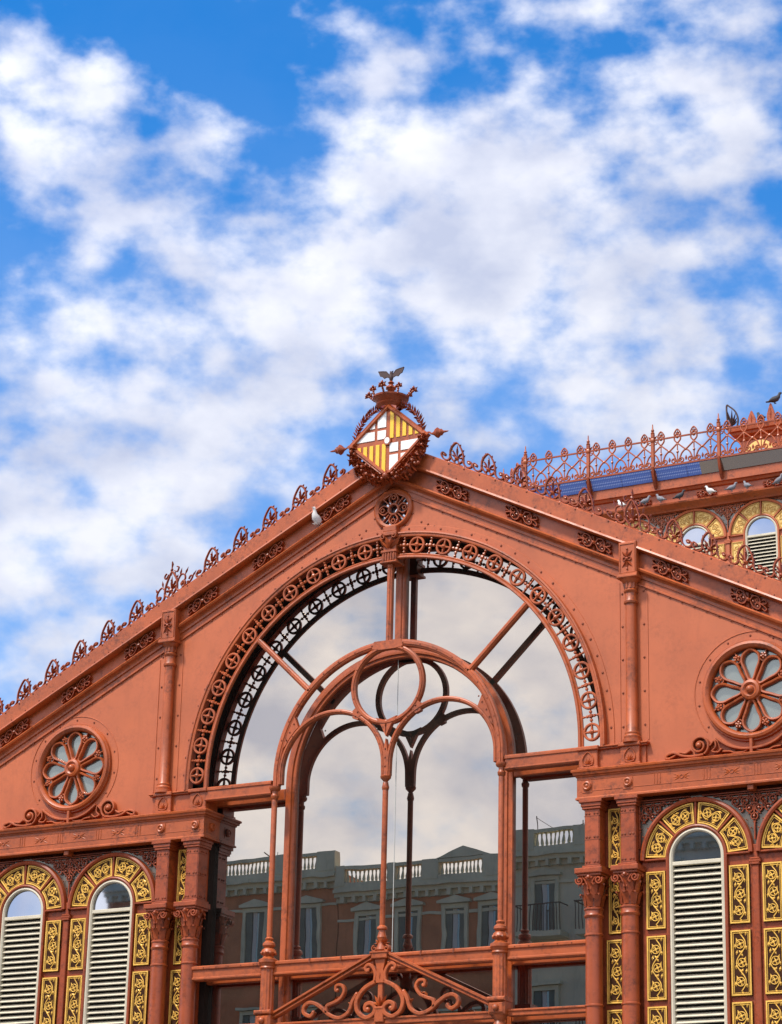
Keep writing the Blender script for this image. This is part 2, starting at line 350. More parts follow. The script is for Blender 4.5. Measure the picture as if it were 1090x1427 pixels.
for s in (-1, 1):
    for xs in (4.32, 4.70):
        for k in range(5): mb.dome(s * xs, -.001, 11.75 + .56 * k, .022)
    for k in range(11):
        a = radians(215 - 250 * k / 10); mb.dome(s * 6.52 + .90 * cos(a), -.001, 12.11 + .90 * sin(a), .021)
    for k in range(46):
        x = .75 + .21 * k
        if abs(x - 4.5) > .2: mb.dome(s * x, -.013, RZ - .5 * x - .945, .017)
tag(mb.build('rivets', RIVET, HALL), kind='stuff')

# ---- raking cornice
rake_prof = [(0, .60), (0, -.14), (-.02, -.16), (-.255, -.16), (-.262, -.175), (-.292, -.185), (-.312, -.15), (-.318, -.03), (-.560, -.03), (-.568, -.10), (-.595, -.125), (-.625, -.11), (-.64, -.06), (-.672, -.040),
             (-.715, -.040), (-.72, -.014), (-.80, -.014), (-.812, -.03), (-.832, -.03), (-.84, -.006), (-.84, .05), (-.5, .2), (-.5, .6)]
mb = MB(); mb.sweep([(-XE - .2, RZ - .5 * (XE + .2)), (0, RZ), (XE + .2, RZ - .5 * (XE + .2))], rake_prof)
RAKE = mb.build('raking_cornice', RED, HALL, smooth=30)
def rake_pt(x, o): # point on the rake, o = perpendicular distance below its top edge
    return (x, RZ - .5 * abs(x) - o / cos(atan2(.5, 1)))
mb = MB()
for s in (-1, 1):
    for k in range(64):
        x = s * (.85 + .15 * k)
        if k % 2 == 0: xx, zz = rake_pt(x, .035); mb.dome(xx, -.159, zz, .020)
        else: xx, zz = rake_pt(x, .235); mb.dome(xx, -.159, zz, .016)
tag(mb.build('rivets', RIVET, RAKE), kind='stuff')

# foliage rosettes in the recessed band
def foliage(mb, w, h, yf, yb, seed=1):
    r = random.Random(seed)
    mb.ball(0, yf + .012, 0, .038, 8, 4)
    for s in (-1, 1):
        for t in (-1, 1):
            mb.ribbon(crv([(s * .03, t * .01), (s * w * .12, t * h * .30), (s * w * .24, t * h * .34), (s * w * .30, t * h * .12), (s * w * .22, t * h * .02), (s * w * .17, t * h * .14)], 4), .020, yf, yb)
            mb.ribbon(crv([(s * w * .20, t * h * .05), (s * w * .34, t * h * .02), (s * w * .45, t * h * .15), (s * w * .41, t * h * .30), (s * w * .34, t * h * .22)], 4), .018, yf, yb)
            for k in range(7): mb.leaf(s * w * (.05 + .06 * k), t * h * (.38 - .035 * k), t * (pi / 2 - s * (.05 + .17 * k)) , h * (.24 if k % 2 else .16), .032, yf, yb)
            mb.ball(s * w * .235, yf + .01, t * h * .20, .020, 6, 4)
        mb.leaf(s * w * .36, 0, 0 if s > 0 else pi, w * .15, .05, yf, yb)
        mb.ball(s * w * .12, yf + .01, 0, .022, 6, 4)
        mb.leaf(0, s * h * .1, s * pi / 2, h * .42, .05, yf, yb)
ROS = {}
for s in (-1, 1):
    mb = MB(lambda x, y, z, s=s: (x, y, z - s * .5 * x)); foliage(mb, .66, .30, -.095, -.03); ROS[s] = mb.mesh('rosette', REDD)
for s in (-1, 1):
    for k in range(7):
        x = s * (1.17 + 1.342 * k); xx, zz = rake_pt(x, .44); link('rosette', ROS[s], RAKE, (xx, 0, zz))

# ---- cresting on the rake
def palmette(mb, y=0.0, h=.43):
    yf, yb = y - .022, y + .022
    mb.ribbon(crv([(-.05, .03), (-.12, .12), (-.125, .23), (-.085, .35), (0, h + .02), (.085, .35), (.125, .23), (.12, .12), (.05, .03)], 4), .028, yf, yb)
    for a in (-66, -34, 0, 34, 66):
        l = .27 - .0022 * abs(a); ca, sa = cos(radians(a)), sin(radians(a))
        mb.leaf(.02 * sa, .13 + .02 * ca, radians(90 - a), l, .05, yf - .006, yb); mb.ball(l * .72 * sa, y, .13 + l * .72 * ca, .019, 6, 4)
    mb.ball(0, y, .12, .045, 8, 4)
    mb.ribbon(arc(0, .045, .045, 0, 360, 10), .02, yf, yb)
    for s in (-1, 1):
        for px, pz, an in ((.12, .20, 55), (.10, .30, 60), (.05, .39, 72)): mb.leaf(s * px, pz, radians(an) if s > 0 else pi - radians(an), .07, .035, yf, yb)
    for s in (-1, 1):
        mb.ribbon(crv([(s * .13, .16), (s * .135, .07), (s * .19, .015), (s * .265, .03), (s * .30, .095), (s * .265, .15), (s * .22, .13), (s * .235, .09)], 4), .032, yf, yb)
        mb.ball(s * .245, y, .11, .030, 6, 4); mb.ball(s * .14, y, -.015, .030, 6, 4)
        mb.ribbon([(s * .03, .0), (s * .14, .0)], .022, yf, yb)
def big_palmette(mb, y=0.0):
    palmette(mb, y, .46); yf, yb = y - .02, y + .02
    mb.rod([(0, .42), (0, .68)], .012, y); mb.ball(0, y, .52, .03, 6, 4); mb.leaf(0, .56, pi / 2, .13, .05, yf, yb)
    for s in (-1, 1):
        mb.ribbon(crv([(s * .06, .47), (s * .12, .42), (s * .15, .48), (s * .11, .52)], 4), .016, yf, yb)
        mb.ribbon(crv([(s * .12, .20), (s * .20, .30), (s * .28, .26), (s * .30, .17), (s * .24, .14)], 4), .02, yf, yb)
        mb.ribbon(crv([(s * .24, .05), (s * .33, .03), (s * .42, .06), (s * .46, .12), (s * .41, .15), (s * .38, .11)], 4), .02, yf, yb)
        mb.leaf(s * .29, .25, radians(90 - s * 25), .14, .04, yf, yb); mb.leaf(s * .45, .11, radians(90 - s * 40), .12, .035, yf, yb); mb.leaf(s * .18, .29, radians(90 - s * 10), .16, .04, yf, yb)
        mb.ball(s * .28, y, -.015, .028, 6, 4); mb.ball(s * .36, y, .07, .024, 6, 4)
PAL = {}
for s in (-1, 1):
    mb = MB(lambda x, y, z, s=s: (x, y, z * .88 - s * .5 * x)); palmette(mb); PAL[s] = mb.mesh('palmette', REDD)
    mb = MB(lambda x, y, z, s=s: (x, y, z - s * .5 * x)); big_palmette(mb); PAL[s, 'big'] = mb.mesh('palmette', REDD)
for s in (-1, 1):
    for x in (1.27, 1.885, 2.495, 3.10, 3.71, 4.55, 5.29, 5.90, 6.51, 7.11, 7.72, 8.33, 9.10, 9.85):
        o = link('palmette', PAL[(s, 'big')] if x in (4.55, 9.10) else PAL[s], RAKE, (s * x, -.09, RZ - .5 * x + .012))
        if x == 4.55: relabel(o, 'taller spiked palmette above the %s upper column' % ('left' if s < 0 else 'right'))

# ---- apex roundel
mb = MB(); mb.sweep(circ(0, 16.11, .34, 36), [(-.045, .12), (-.045, -.035), (-.02, -.05), (.0, -.065), (.03, -.05), (.045, -.02), (.045, .01)], closed=True)
RD = mb.build('roundel', RED, HALL)
relabel(RD, 'small pierced quatrefoil roundel under the apex')
mb = MB(); mb.ribbon(circ(0, 16.11, .095, 18), .035, -.035, .05, closed=True)
for k in range(4):
    a = k * pi / 2; cx, cz = .195 * cos(a), 16.11 + .195 * sin(a)
    mb.ribbon(crv([(.11 * cos(a - .35), 16.11 + .11 * sin(a - .35)), (cx + .085 * cos(a - pi / 2), cz + .085 * sin(a - pi / 2)), (cx + .10 * cos(a), cz + .10 * sin(a)), (cx + .085 * cos(a + pi / 2), cz + .085 * sin(a + pi / 2)), (.11 * cos(a + .35), 16.11 + .11 * sin(a + .35))], 5), .024, -.03, .05)
    mb.ribbon(circ(cx + .02 * cos(a), cz + .02 * sin(a), .035, 8), .018, -.03, .05, closed=True)
    b = a + pi / 4; mb.ribbon([(.13 * cos(b), 16.11 + .13 * sin(b)), (.30 * cos(b), 16.11 + .30 * sin(b))], .022, -.025, .05)
mb.build('quatrefoil', RED, RD)
mb = MB(); mb.lathe([(.33, .07), (.33, .09)], 0, 16.11, 28, axis='y'); mb.build('pane', SKYGLASS, RD)
mb = MB()
for k in range(10): mb.dome(.40 * cos(.3 + .628 * k), -.001, 16.11 + .40 * sin(.3 + .628 * k), .02)
tag(mb.build('rivets', RIVET, RD), kind='stuff')

# ---- keystone console
mb = MB()
for z0, z1, w, y in ((15.66, 15.76, .13, -.15), (15.58, 15.66, .15, -.17), (15.32, 15.58, .125, -.13), (15.27, 15.32, .155, -.17), (15.12, 15.27, .14, -.15), (15.08, 15.12, .165, -.18)): mb.box(-w, w, y, .12, z0, z1, .012)
for k in range(5): x = -.10 + .05 * k; mb.ribbon([(x, 15.13), (x, 15.265)], .026, -.17, -.14)
for a in (-40, -15, 15, 40): mb.leaf(.03 * a / 40, 15.35, radians(90 - a), .30, .10, -.20, -.12)
for s in (-1, 1): mb.ribbon(spiral(s * .105, 15.56, .05, .012, 90, 90 - s * 400, 14), .016, -.20, -.12)
mb.ball(0, -.10, 15.03, .045, 8, 5); mb.ball(0, -.10, 14.97, .025, 6, 4)
KEY = mb.build('keystone', RED, HALL)

# ---- openwork frieze of the great arch
FR = empty('arch_frieze', (0, -.06, ZC), HALL); relabel(FR, 'openwork frieze of spoked wheels round the great arch')
def full_arc(r, z0=-.14, n=80): return [(-r, z0)] + arc(0, 0, r, 180, 0, n) + [(r, z0)]
mb = MB(); mb.sweep(full_arc(3.995), [(-.045, .10), (-.045, -.04), (-.02, -.05), (.0, -.045), (.015, -.065), (.04, -.06), (.045, -.03), (.045, .10)]); mb.build('outer_ring', RED, FR)
mb = MB(); mb.sweep(full_arc(3.605), [(-.045, .01), (-.045, -.035), (-.03, -.05), (.0, -.045), (.012, -.02), (.03, -.025), (.045, -.015), (.045, .01)]); mb.build('inner_ring', RED, FR)
mb = MB(); mb.ribbon(circ(0, 0, .132, 20), .040, -.035, .015, closed=True)
for k in range(4):
    a = k * pi / 2; mb.ribbon([(.02 * cos(a), .02 * sin(a)), (.125 * cos(a), .125 * sin(a))], .034, -.03, .01, scale=lambda t: 1.2 - .5 * t)
mb.ball(0, -.02, 0, .044, 8, 4); WH = mb.mesh('wheel', RED)
mb = MB(); mb.ribbon([(0, -.165), (0, .165)], .020, -.02, .01)
for z, r in ((-.125, .024), (-.062, .030), (0, .042), (.062, .030), (.125, .024)): mb.ball(0, -.012, z, r, 6, 4)
for s in (-1, 1): mb.ball(s * .07, -.012, 0, .030, 6, 4); mb.ribbon([(s * .03, 0), (s * .135, 0)], .016, -.015, .005)
BD = mb.mesh('baluster', RED)
for s in (-1, 1):
    for k in range(11):
        a = radians(7.75 + 8.07 * k); link('wheel', WH, FR, (s * 3.80 * sin(a), 0, 3.80 * cos(a)), (0, s * a, 0))
        if k < 10: b = a + radians(4.035); link('baluster', BD, FR, (s * 3.80 * sin(b), 0, 3.80 * cos(b)), (0, s * b, 0))
    b = radians(4.0); link('baluster', BD, FR, (s * 3.80 * sin(b), 0, 3.80 * cos(b)), (0, s * b, 0))
# reveal of the opening, its shade put in as near-black colour
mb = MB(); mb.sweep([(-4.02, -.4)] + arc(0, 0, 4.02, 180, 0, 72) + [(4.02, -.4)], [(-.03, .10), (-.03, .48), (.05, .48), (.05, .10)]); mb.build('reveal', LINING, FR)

# ---- rose windows
def teardrop():
    return crv([(.045, .19), (.095, .33), (.148, .47), (.13, .58), (.06, .645), (0, .665), (-.06, .645), (-.13, .58), (-.148, .47), (-.095, .33), (-.045, .19), (0, .165)], 3, True)
mb = MB(); mb.sweep(teardrop(), [(-.024, .05), (-.024, -.02), (-.010, -.045), (.014, -.04), (.024, -.015), (.024, .05)], closed=True); PETAL = mb.mesh('petal', RED)
mb = MB()
for k in range(5): mb.ball(.038 * cos(1.2566 * k), -.03, .585 + .038 * sin(1.2566 * k), .026, 6, 4)
mb.ball(0, -.05, .585, .022, 6, 4); mb.ribbon([(0, .61), (0, .70)], .022, -.02, .05); mb.ribbon(crv([(-.055, .53), (0, .50), (.055, .53)], 3), .022, -.03, .05); BUD = mb.mesh('bud', RED)
mb = MB(); mb.sweep(circ(0, 0, .745, 48), [(-.055, .10), (-.06, -.03), (-.04, -.075), (.0, -.10), (.04, -.09), (.06, -.05), (.075, -.05), (.085, -.015), (.085, .02)], closed=True); RIM = mb.mesh('rim', RED)
mb = MB(); mb.sweep(circ(0, 0, .125, 24), [(-.04, .06), (-.04, -.08), (-.01, -.10), (.03, -.085), (.045, -.05), (.045, .06)], closed=True)
mb.lathe([(.09, .02), (.088, -.07), (.065, -.075), (.060, -.105), (.035, -.135), (.01, -.145)], 0, 0, 16, axis='y'); HUB = mb.mesh('hub', RED)
mb = MB(); mb.lathe([(.72, .045), (.72, .06)], 0, 0, 40, axis='y'); RPANE = mb.mesh('pane', ROSEGLASS)
def rose_base(mb):
    yf, yb = -.10, .002
    for s in (-1, 1):
        mb.ribbon(spiral(s * .87, -.82, .165, .03, 90 + s * 150, 90 + s * 150 - s * 640, 40), .032, yf, yb)
        mb.ball(s * .87, -.09, -.82, .05, 8, 5)
        mb.ribbon(crv([(s * .80, -.97), (s * .98, -.985), (s * 1.16, -.96), (s * 1.30, -.90), (s * 1.42, -.93), (s * 1.43, -.98), (s * 1.36, -.985)], 4), .038, yf, yb)
        mb.ribbon(crv([(s * 1.02, -.88), (s * 1.10, -.92), (s * 1.22, -.905), (s * 1.32, -.96), (s * 1.46, -1.005)], 4), .03, yf + .01, yb)
        mb.ribbon(crv([(s * .70, -.84), (s * .62, -.76), (s * .60, -.86), (s * .66, -.93), (s * .56, -.95), (s * .50, -.90)], 4), .026, yf + .02, yb)
        mb.ribbon(crv([(s * .58, -.73), (s * .40, -.86), (s * .20, -.93), (s * .0, -.95)], 4), .04, yf, yb)
        mb.ribbon(crv([(s * .48, -.95), (s * .36, -.96), (s * .28, -.99), (s * .12, -.985), (s * .06, -.94)], 4), .024, yf + .02, yb)
        for k in range(4): mb.leaf(s * (.52 - .11 * k), -.985, radians(90 + s * 35), .075, .04, yf + .03, yb)
        for k in range(3): mb.leaf(s * (.66 + .02 * k), -.90 + .05 * k, radians(90 - s * (10 + 30 * k)), .08, .035, yf + .02, yb)
    mb.box(-.025, .025, -.105, .0, -1.02, -.80, .008)
    mb.box(-1.5, 1.5, -.055, .0, -1.035, -1.0, .006)
mb = MB(); rose_base(mb); RBASE = mb.mesh('scroll_base', RED)
for s in (-1, 1):
    r = empty('rose_window', (s * 6.52, 0, 12.11), HALL); relabel(r, 'round eight-petal rose window on the %s of the arch' % ('left' if s < 0 else 'right'))
    link('rim', RIM, r); link('hub', HUB, r); link('pane', RPANE, r); link('scroll_base', RBASE, r)
    for k in range(8): link('petal', PETAL, r, rot=(0, k * pi / 4, 0)); link('bud', BUD, r, rot=(0, (k + .5) * pi / 4, 0))

# ---- upper columns with their blocks
def upper_column(s):
    X = s * 4.5; c = empty('upper_column', (X, 0, 11.45), HALL); relabel(c, 'slender engaged column on the %s of the arch' % ('left' if s < 0 else 'right'))
    mb = MB(); mb.lathe([(.155, 0.0), (.155, .05), (.13, .06), (.135, .10), (.115, .13), (.12, .16), (.098, .19), (.094, 1.2), (.09, 2.33)], 0, -.06, 20); mb.build('shaft', RED, c)
    mb = MB(); mb.lathe([(.09, 2.31), (.115, 2.33), (.12, 2.36), (.10, 2.39), (.096, 2.50), (.115, 2.52), (.12, 2.545), (.10, 2.57), (.10, 2.66), (.155, 2.72), (.165, 2.74)], 0, -.06, 20, cap=False)
    for k in range(10): a = 2 * pi * k / 10; mb.box(.100 * cos(a) - .014, .100 * cos(a) + .014, -.06 + .100 * sin(a) - .014, -.06 + .100 * sin(a) + .014, 2.58, 2.67)
    mb.box(-.18, .18, -.235, .05, 2.74, 2.79, .012); mb.build('capital', RED, c)
    mb = MB(); mb.box(-.155, .155, -.20, .05, 2.79, 3.36, .014); mb.ribbon([(-.13, 2.83), (-.13, 3.32), (.13, 3.32), (.13, 2.83)], .018, -.212, -.19, closed=True)
    mb.box(-.175, .175, -.215, -.19, 2.785, 2.82, .008); b = mb.build('block', RED, c)
    mb = MB(); mb.ball(0, -.215, 3.06, .03, 8, 4)
    for t in (-1, 1):
        for k in range(3): mb.leaf(0, 3.06 + t * .03, t * (pi / 2) + (k - 1) * .7, .15, .06, -.235, -.20)
        mb.ribbon(circ(t * .045, 3.06, .03, 8), .014, -.225, -.20, closed=True); mb.ball(0, -.21, 3.06 + t * .17, .018, 6, 4)
    mb.build('rosette', REDD, b)
for s in (-1, 1): upper_column(s)

# ---- entablature, pedestals, pilasters, columns: one order each side of the opening
ent_prof = [(.0, 10.58), (-.02, 10.585), (-.02, 10.61), (0, 10.63), (0, 10.945), (-.015, 10.95), (-.02, 10.975), (-.05, 10.985), (-.055, 11.02), (-.075, 11.03), (-.08, 11.06), (-.06, 11.075), (.0, 11.085), (.18, 11.09), (.18, 10.58)]
def side(s):
    fx = lambda x, y, z: (s * x, y, z)
    word = 'left' if s < 0 else 'right'
    mb = MB(fx); mb.sweep([(3.56, .40), (3.56, -.14), (XE + .1, -.14)], ent_prof, plane='xy')
    E = mb.build('entablature', RED, HALL, smooth=30); relabel(E, 'long fascia with small discs on the %s of the arch' % word)
    mb = MB(fx); mb.ribbon([(3.62, 10.72), (XE, 10.72)], .012, -.146, -.13, .003); mb.ribbon([(3.62, 10.905), (XE, 10.905)], .012, -.146, -.13, .003)
    k = 0; x = 4.95
    while x < XE - .3:
        for q in (-.05, 0, .05): mb.box(x + q - .008, x + q + .008, -.147, -.13, 10.73, 10.895)
        for t in (-1, 1):
            for q in range(3): mb.leaf(x + .42 + t * .02, 10.81, (0 if t > 0 else pi) + (q - 1) * .45, .16, .035, -.150, -.138)
        mb.ribbon(circ(x + .42, 10.81, .03, 8), .012, -.150, -.13, closed=True)
        x += .84
    mb.build('fascia_relief', RED, E)
    mb = MB()
    for x in (3.74, 4.45):
        mb.sweep(circ(0, 0, .055, 14), [(-.02, .0), (-.02, -.03), (0, -.042), (.02, -.03), (.02, 0)], closed=True); break
    mb.lathe([(.03, 0), (.028, -.03), (.01, -.04)], 0, 0, 10, axis='y'); mb.box(-.085, .085, -.004, .004, -.11, .09); D = mb.mesh('disc', RED)
    for x in (3.74, 4.45): link('disc', D, E, (s * x, -.145, 10.80))
    if s < 0: link('disc', D, E, (-3.556, .12, 10.80), (0, 0, pi / 2))
    for k in range(3): mb = MB(fx); mb.box(6.495 + WD * k - .05, 6.495 + WD * k + .05, -.12, .05, 10.50, 10.579, .01); mb.build('bracket', RED, E)
    # pedestals on the ledge
    mb = MB(fx); mb.box(3.57, 4.72, -.04, .28, 11.09, 11.40); mb.box(3.54, 4.76, -.09, .30, 11.40, 11.425, .008); mb.box(3.52, 4.78, -.115, .32, 11.425, 11.455, .010)
    PL = mb.build('ledge', RED, HALL)
    for x in (3.74, 4.47):
        mb = MB(fx); mb.box(x - .165, x + .165, -.105, -.03, 11.12, 11.40, .01); mb.box(x - .185, x + .185, -.125, -.03, 11.09, 11.125, .008); mb.box(x - .19, x + .19, -.145, -.03, 11.395, 11.46, .012)
        p = mb.build('pedestal', RED, PL)
    mb = MB()
    mb.ribbon(crv([(-.07, -.10), (-.095, -.04), (-.075, .04), (0, .115), (.075, .04), (.095, -.04), (.07, -.10)], 4), .014, -.02, .004)
    for a in (-70, -42, -16, 16, 42, 70): mb.leaf(0, -.085, radians(90 - a), .13 - .0005 * abs(a), .03, -.018, .004)
    mb.ribbon(crv([(-.085, -.095), (0, -.115), (.085, -.095)], 3), .014, -.02, .004); PR = mb.mesh('palmette', RED)
    for x in (3.74, 4.47): link('palmette', PR, PL, (s * x, -.105, 11.25))
    # square upper piers and round columns
    for x in (3.80, 4.42):
        mb = MB(fx); mb.box(x - .13, x + .13, -.10, .24, 9.46, 10.46, .018)
        for z0, z1, w in ((10.43, 10.47, .16), (10.47, 10.53, .175), (10.53, 10.581, .20)): mb.box(x - w, x + w, -.10 - (w - .13), .25, z0, z1, .008)
        for z0, z1, w in ((9.46, 9.52, .16),): mb.box(x - w, x + w, -.10 - (w - .13), .25, z0, z1, .008)
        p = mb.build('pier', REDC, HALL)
        mb = MB(fx)
        for z in (10.36, 9.98, 9.58):
            for q in (-.095, -.045, .045, .095): mb.dome(x + q, -.098, z, .024)
            mb.box(x - .132, x + .132, -.103, .1, z - .045, z - .037)
            if s < 0 and x < 4:
                for q in (0, .06, .15): mb.ball(x - .132, q, z, .018, 6, 4)
        tag(mb.build('rivets', RIVET, p), kind='stuff')
        c = empty('column', (s * x, -.08 + .05, 0), HALL)
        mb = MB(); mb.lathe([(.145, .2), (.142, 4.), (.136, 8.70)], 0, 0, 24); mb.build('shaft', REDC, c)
        mb = MB(); mb.lathe([(.136, 8.68), (.155, 8.70), (.16, 8.725), (.145, 8.745), (.145, 8.80), (.158, 8.815), (.158, 8.835), (.14, 8.85), (.135, 8.88), (.14, 9.05), (.165, 9.20), (.20, 9.33)], 0, 0, 20, cap=False)
        for row, (z0, hh, n, of, rr) in enumerate(((8.86, .20, 8, 0, .142), (8.98, .24, 8, pi / 8, .150))):
            for k in range(n):
                a = of + 2 * pi * k / n; ux, uy = cos(a), sin(a); tx, ty = -uy, ux
                vs = []; 
                for (dr, dz, w) in ((.0, 0, .045), (.018, hh * .5, .058), (.045, hh * .88, .05), (.085, hh * .98, .032), (.088, hh * .84, .012)):
                    for q in (-1, 0, 1): e = rr + dr + (.012 if q == 0 else 0); vs.append((ux * e + tx * w * q, uy * e + ty * w * q, z0 + dz))
                mb.add(vs, [(i * 3 + j, i * 3 + j + 1, i * 3 + j + 4, i * 3 + j + 3) for i in range(4) for j in (0, 1)])
        for k in range(4):
            a = pi / 4 + k * pi / 2; e = .245
            mb.ball(.20 * cos(a), .20 * sin(a), 9.31, .045, 6, 4); mb.ball(e * .93 * cos(a), e * .93 * sin(a), 9.27, .03, 6, 4)
        for t in (-1, 1):
            mb.ribbon(spiral(t * .165, 9.265, .068, .014, 90 - t * 60, 90 - t * 60 - t * 520, 22), .024, -.205, -.13); mb.ribbon(crv([(t * .02, 9.12), (t * .06, 9.25), (t * .12, 9.325)], 4), .026, -.19, -.10)
        mb.sweep([(-.05, 9.31), (0, 9.35), (.05, 9.31), (0, 9.28)], [(-.01, -.12), (-.01, -.2), (.01, -.2), (.01, -.12)], closed=True)
        for k in range(4): a = k * pi / 2; mb.ball(.205 * cos(a), .205 * sin(a), 9.315, .034, 6, 4)
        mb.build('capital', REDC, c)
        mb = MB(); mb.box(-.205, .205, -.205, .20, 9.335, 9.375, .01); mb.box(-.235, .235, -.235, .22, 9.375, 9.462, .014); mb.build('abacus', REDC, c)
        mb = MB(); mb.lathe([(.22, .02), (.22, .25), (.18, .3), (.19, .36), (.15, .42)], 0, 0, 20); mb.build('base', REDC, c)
        mb = MB()
        for z in (8.42, 7.32, 6.22): mb.lathe([(.142, z - .02), (.152, z - .01), (.152, z + .01), (.142, z + .02)], 0, 0, 20, cap=False)
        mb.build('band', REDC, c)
    # jamb behind the inner column
    mb = MB(fx); mb.box(3.64, 4.0, .245, .42, .0, 11.38); mb.build('jamb', LINING, HALL)
for s in (-1, 1): side(s)

# ---- lower walls with gilded panels and louvred windows
def panel_map(kind, *a):
    if kind == 'rect':
        x0, x1, z0, z1 = a; return (lambda u, v: (x0 + (x1 - x0) * u, z0 + (z1 - z0) * v)), x1 - x0, z1 - z0
    cx, cz, r0, r1, a0, a1 = a       # sector: u radial, v along the arc
    return (lambda u, v: ((cx + (r0 + (r1 - r0) * u) * cos(radians(a0 + (a1 - a0) * v))), (cz + (r0 + (r1 - r0) * u) * sin(radians(a0 + (a1 - a0) * v))))), r1 - r0, radians(a1 - a0) * (r0 + r1) / 2
def gild(kind, a, nflo, ground, gilt):
    """returns (ground mesh, relief mesh) in facade coordinates round the origin"""
    f, w, h = panel_map(kind, *a); h = abs(h); n = 10 if kind != 'rect' else 1
    def loop(m): # inset by m metres
        du, dv = m / w, m / h; P = []
        P += [f(du, dv + (1 - 2 * dv) * i / n) for i in range(n)]; P += [f(du + (1 - 2 * du) * i / 3, 1 - dv) for i in range(3)]
        P += [f(1 - du, 1 - dv - (1 - 2 * dv) * i / n) for i in range(n)]; P += [f(1 - du - (1 - 2 * du) * i / 3, dv) for i in range(3)]
        return P
    g = MB(); g.plate([loop(0)], .0, .03)
    r = MB(); yb = .002
    r.ribbon(loop(.016), .026, -.016, yb, .005, closed=True); r.ribbon(loop(.045), .009, -.010, yb, .002, closed=True)
    iw = w - .11; U = lambda x: .5 + x / w; V = lambda z: z / h
    pth = []; N = nflo * 10; m = .07
    for i in range(N + 1):
        t = i / N; pth.append(f(U(.34 * iw * sin(t * nflo * pi)), V(m + (h - 2 * m) * t)))
    r.ribbon(pth, .016, -.012, yb, .004)
    for k in range(nflo):
        zc = m + (h - 2 * m) * (k + .5) / nflo; sg = 1 if k % 2 == 0 else -1; xo = -.06 * iw * sg; q = min(.30 * iw, (h / nflo) * .26)
        r.ribbon([f(U(xo + q * cos(b)), V(zc + q * sin(b))) for b in [i * 2 * pi / 12 for i in range(12)]], .014, -.012, yb, .004, closed=True)
        cxz = f(U(xo), V(zc)); r.ball(cxz[0], -.004, cxz[1], q * .38, 6, 4, ry=.012)
        for b in range(4):
            e = f(U(xo + q * .6 * cos(b * pi / 2 + .4)), V(zc + q * .6 * sin(b * pi / 2 + .4))); r.ball(e[0], -.002, e[1], q * .22, 5, 3, ry=.010)
        # leaves that fill the corners of the vine
        for (lx, lz, an, ll) in ((sg * .40, -.34, 100 if sg > 0 else 80, .10), (-sg * .36, .34, -70 if sg > 0 else 250, .11), (-sg * .40, -.25, 100, .09), (sg * .34, .42, 80, .09), (0, .5, 60, .07), (0, .5, 125, .07), (0, -.5, -60, .06)):
            zz = zc + lz * (h - 2 * m) / nflo
            if not m * .6 < zz < h - m * .6: continue
            p0 = f(U(lx * iw), V(zz)); p1 = f(U(lx * iw + .01 * cos(radians(an))), V(zz + .01 * sin(radians(an))))
            r.leaf(p0[0], p0[1], atan2(p1[1] - p0[1], p1[0] - p0[0]), ll, .042, -.013, yb)
    return g.mesh('gilded_panel', ground, 0), r.mesh('relief', gilt, 30)
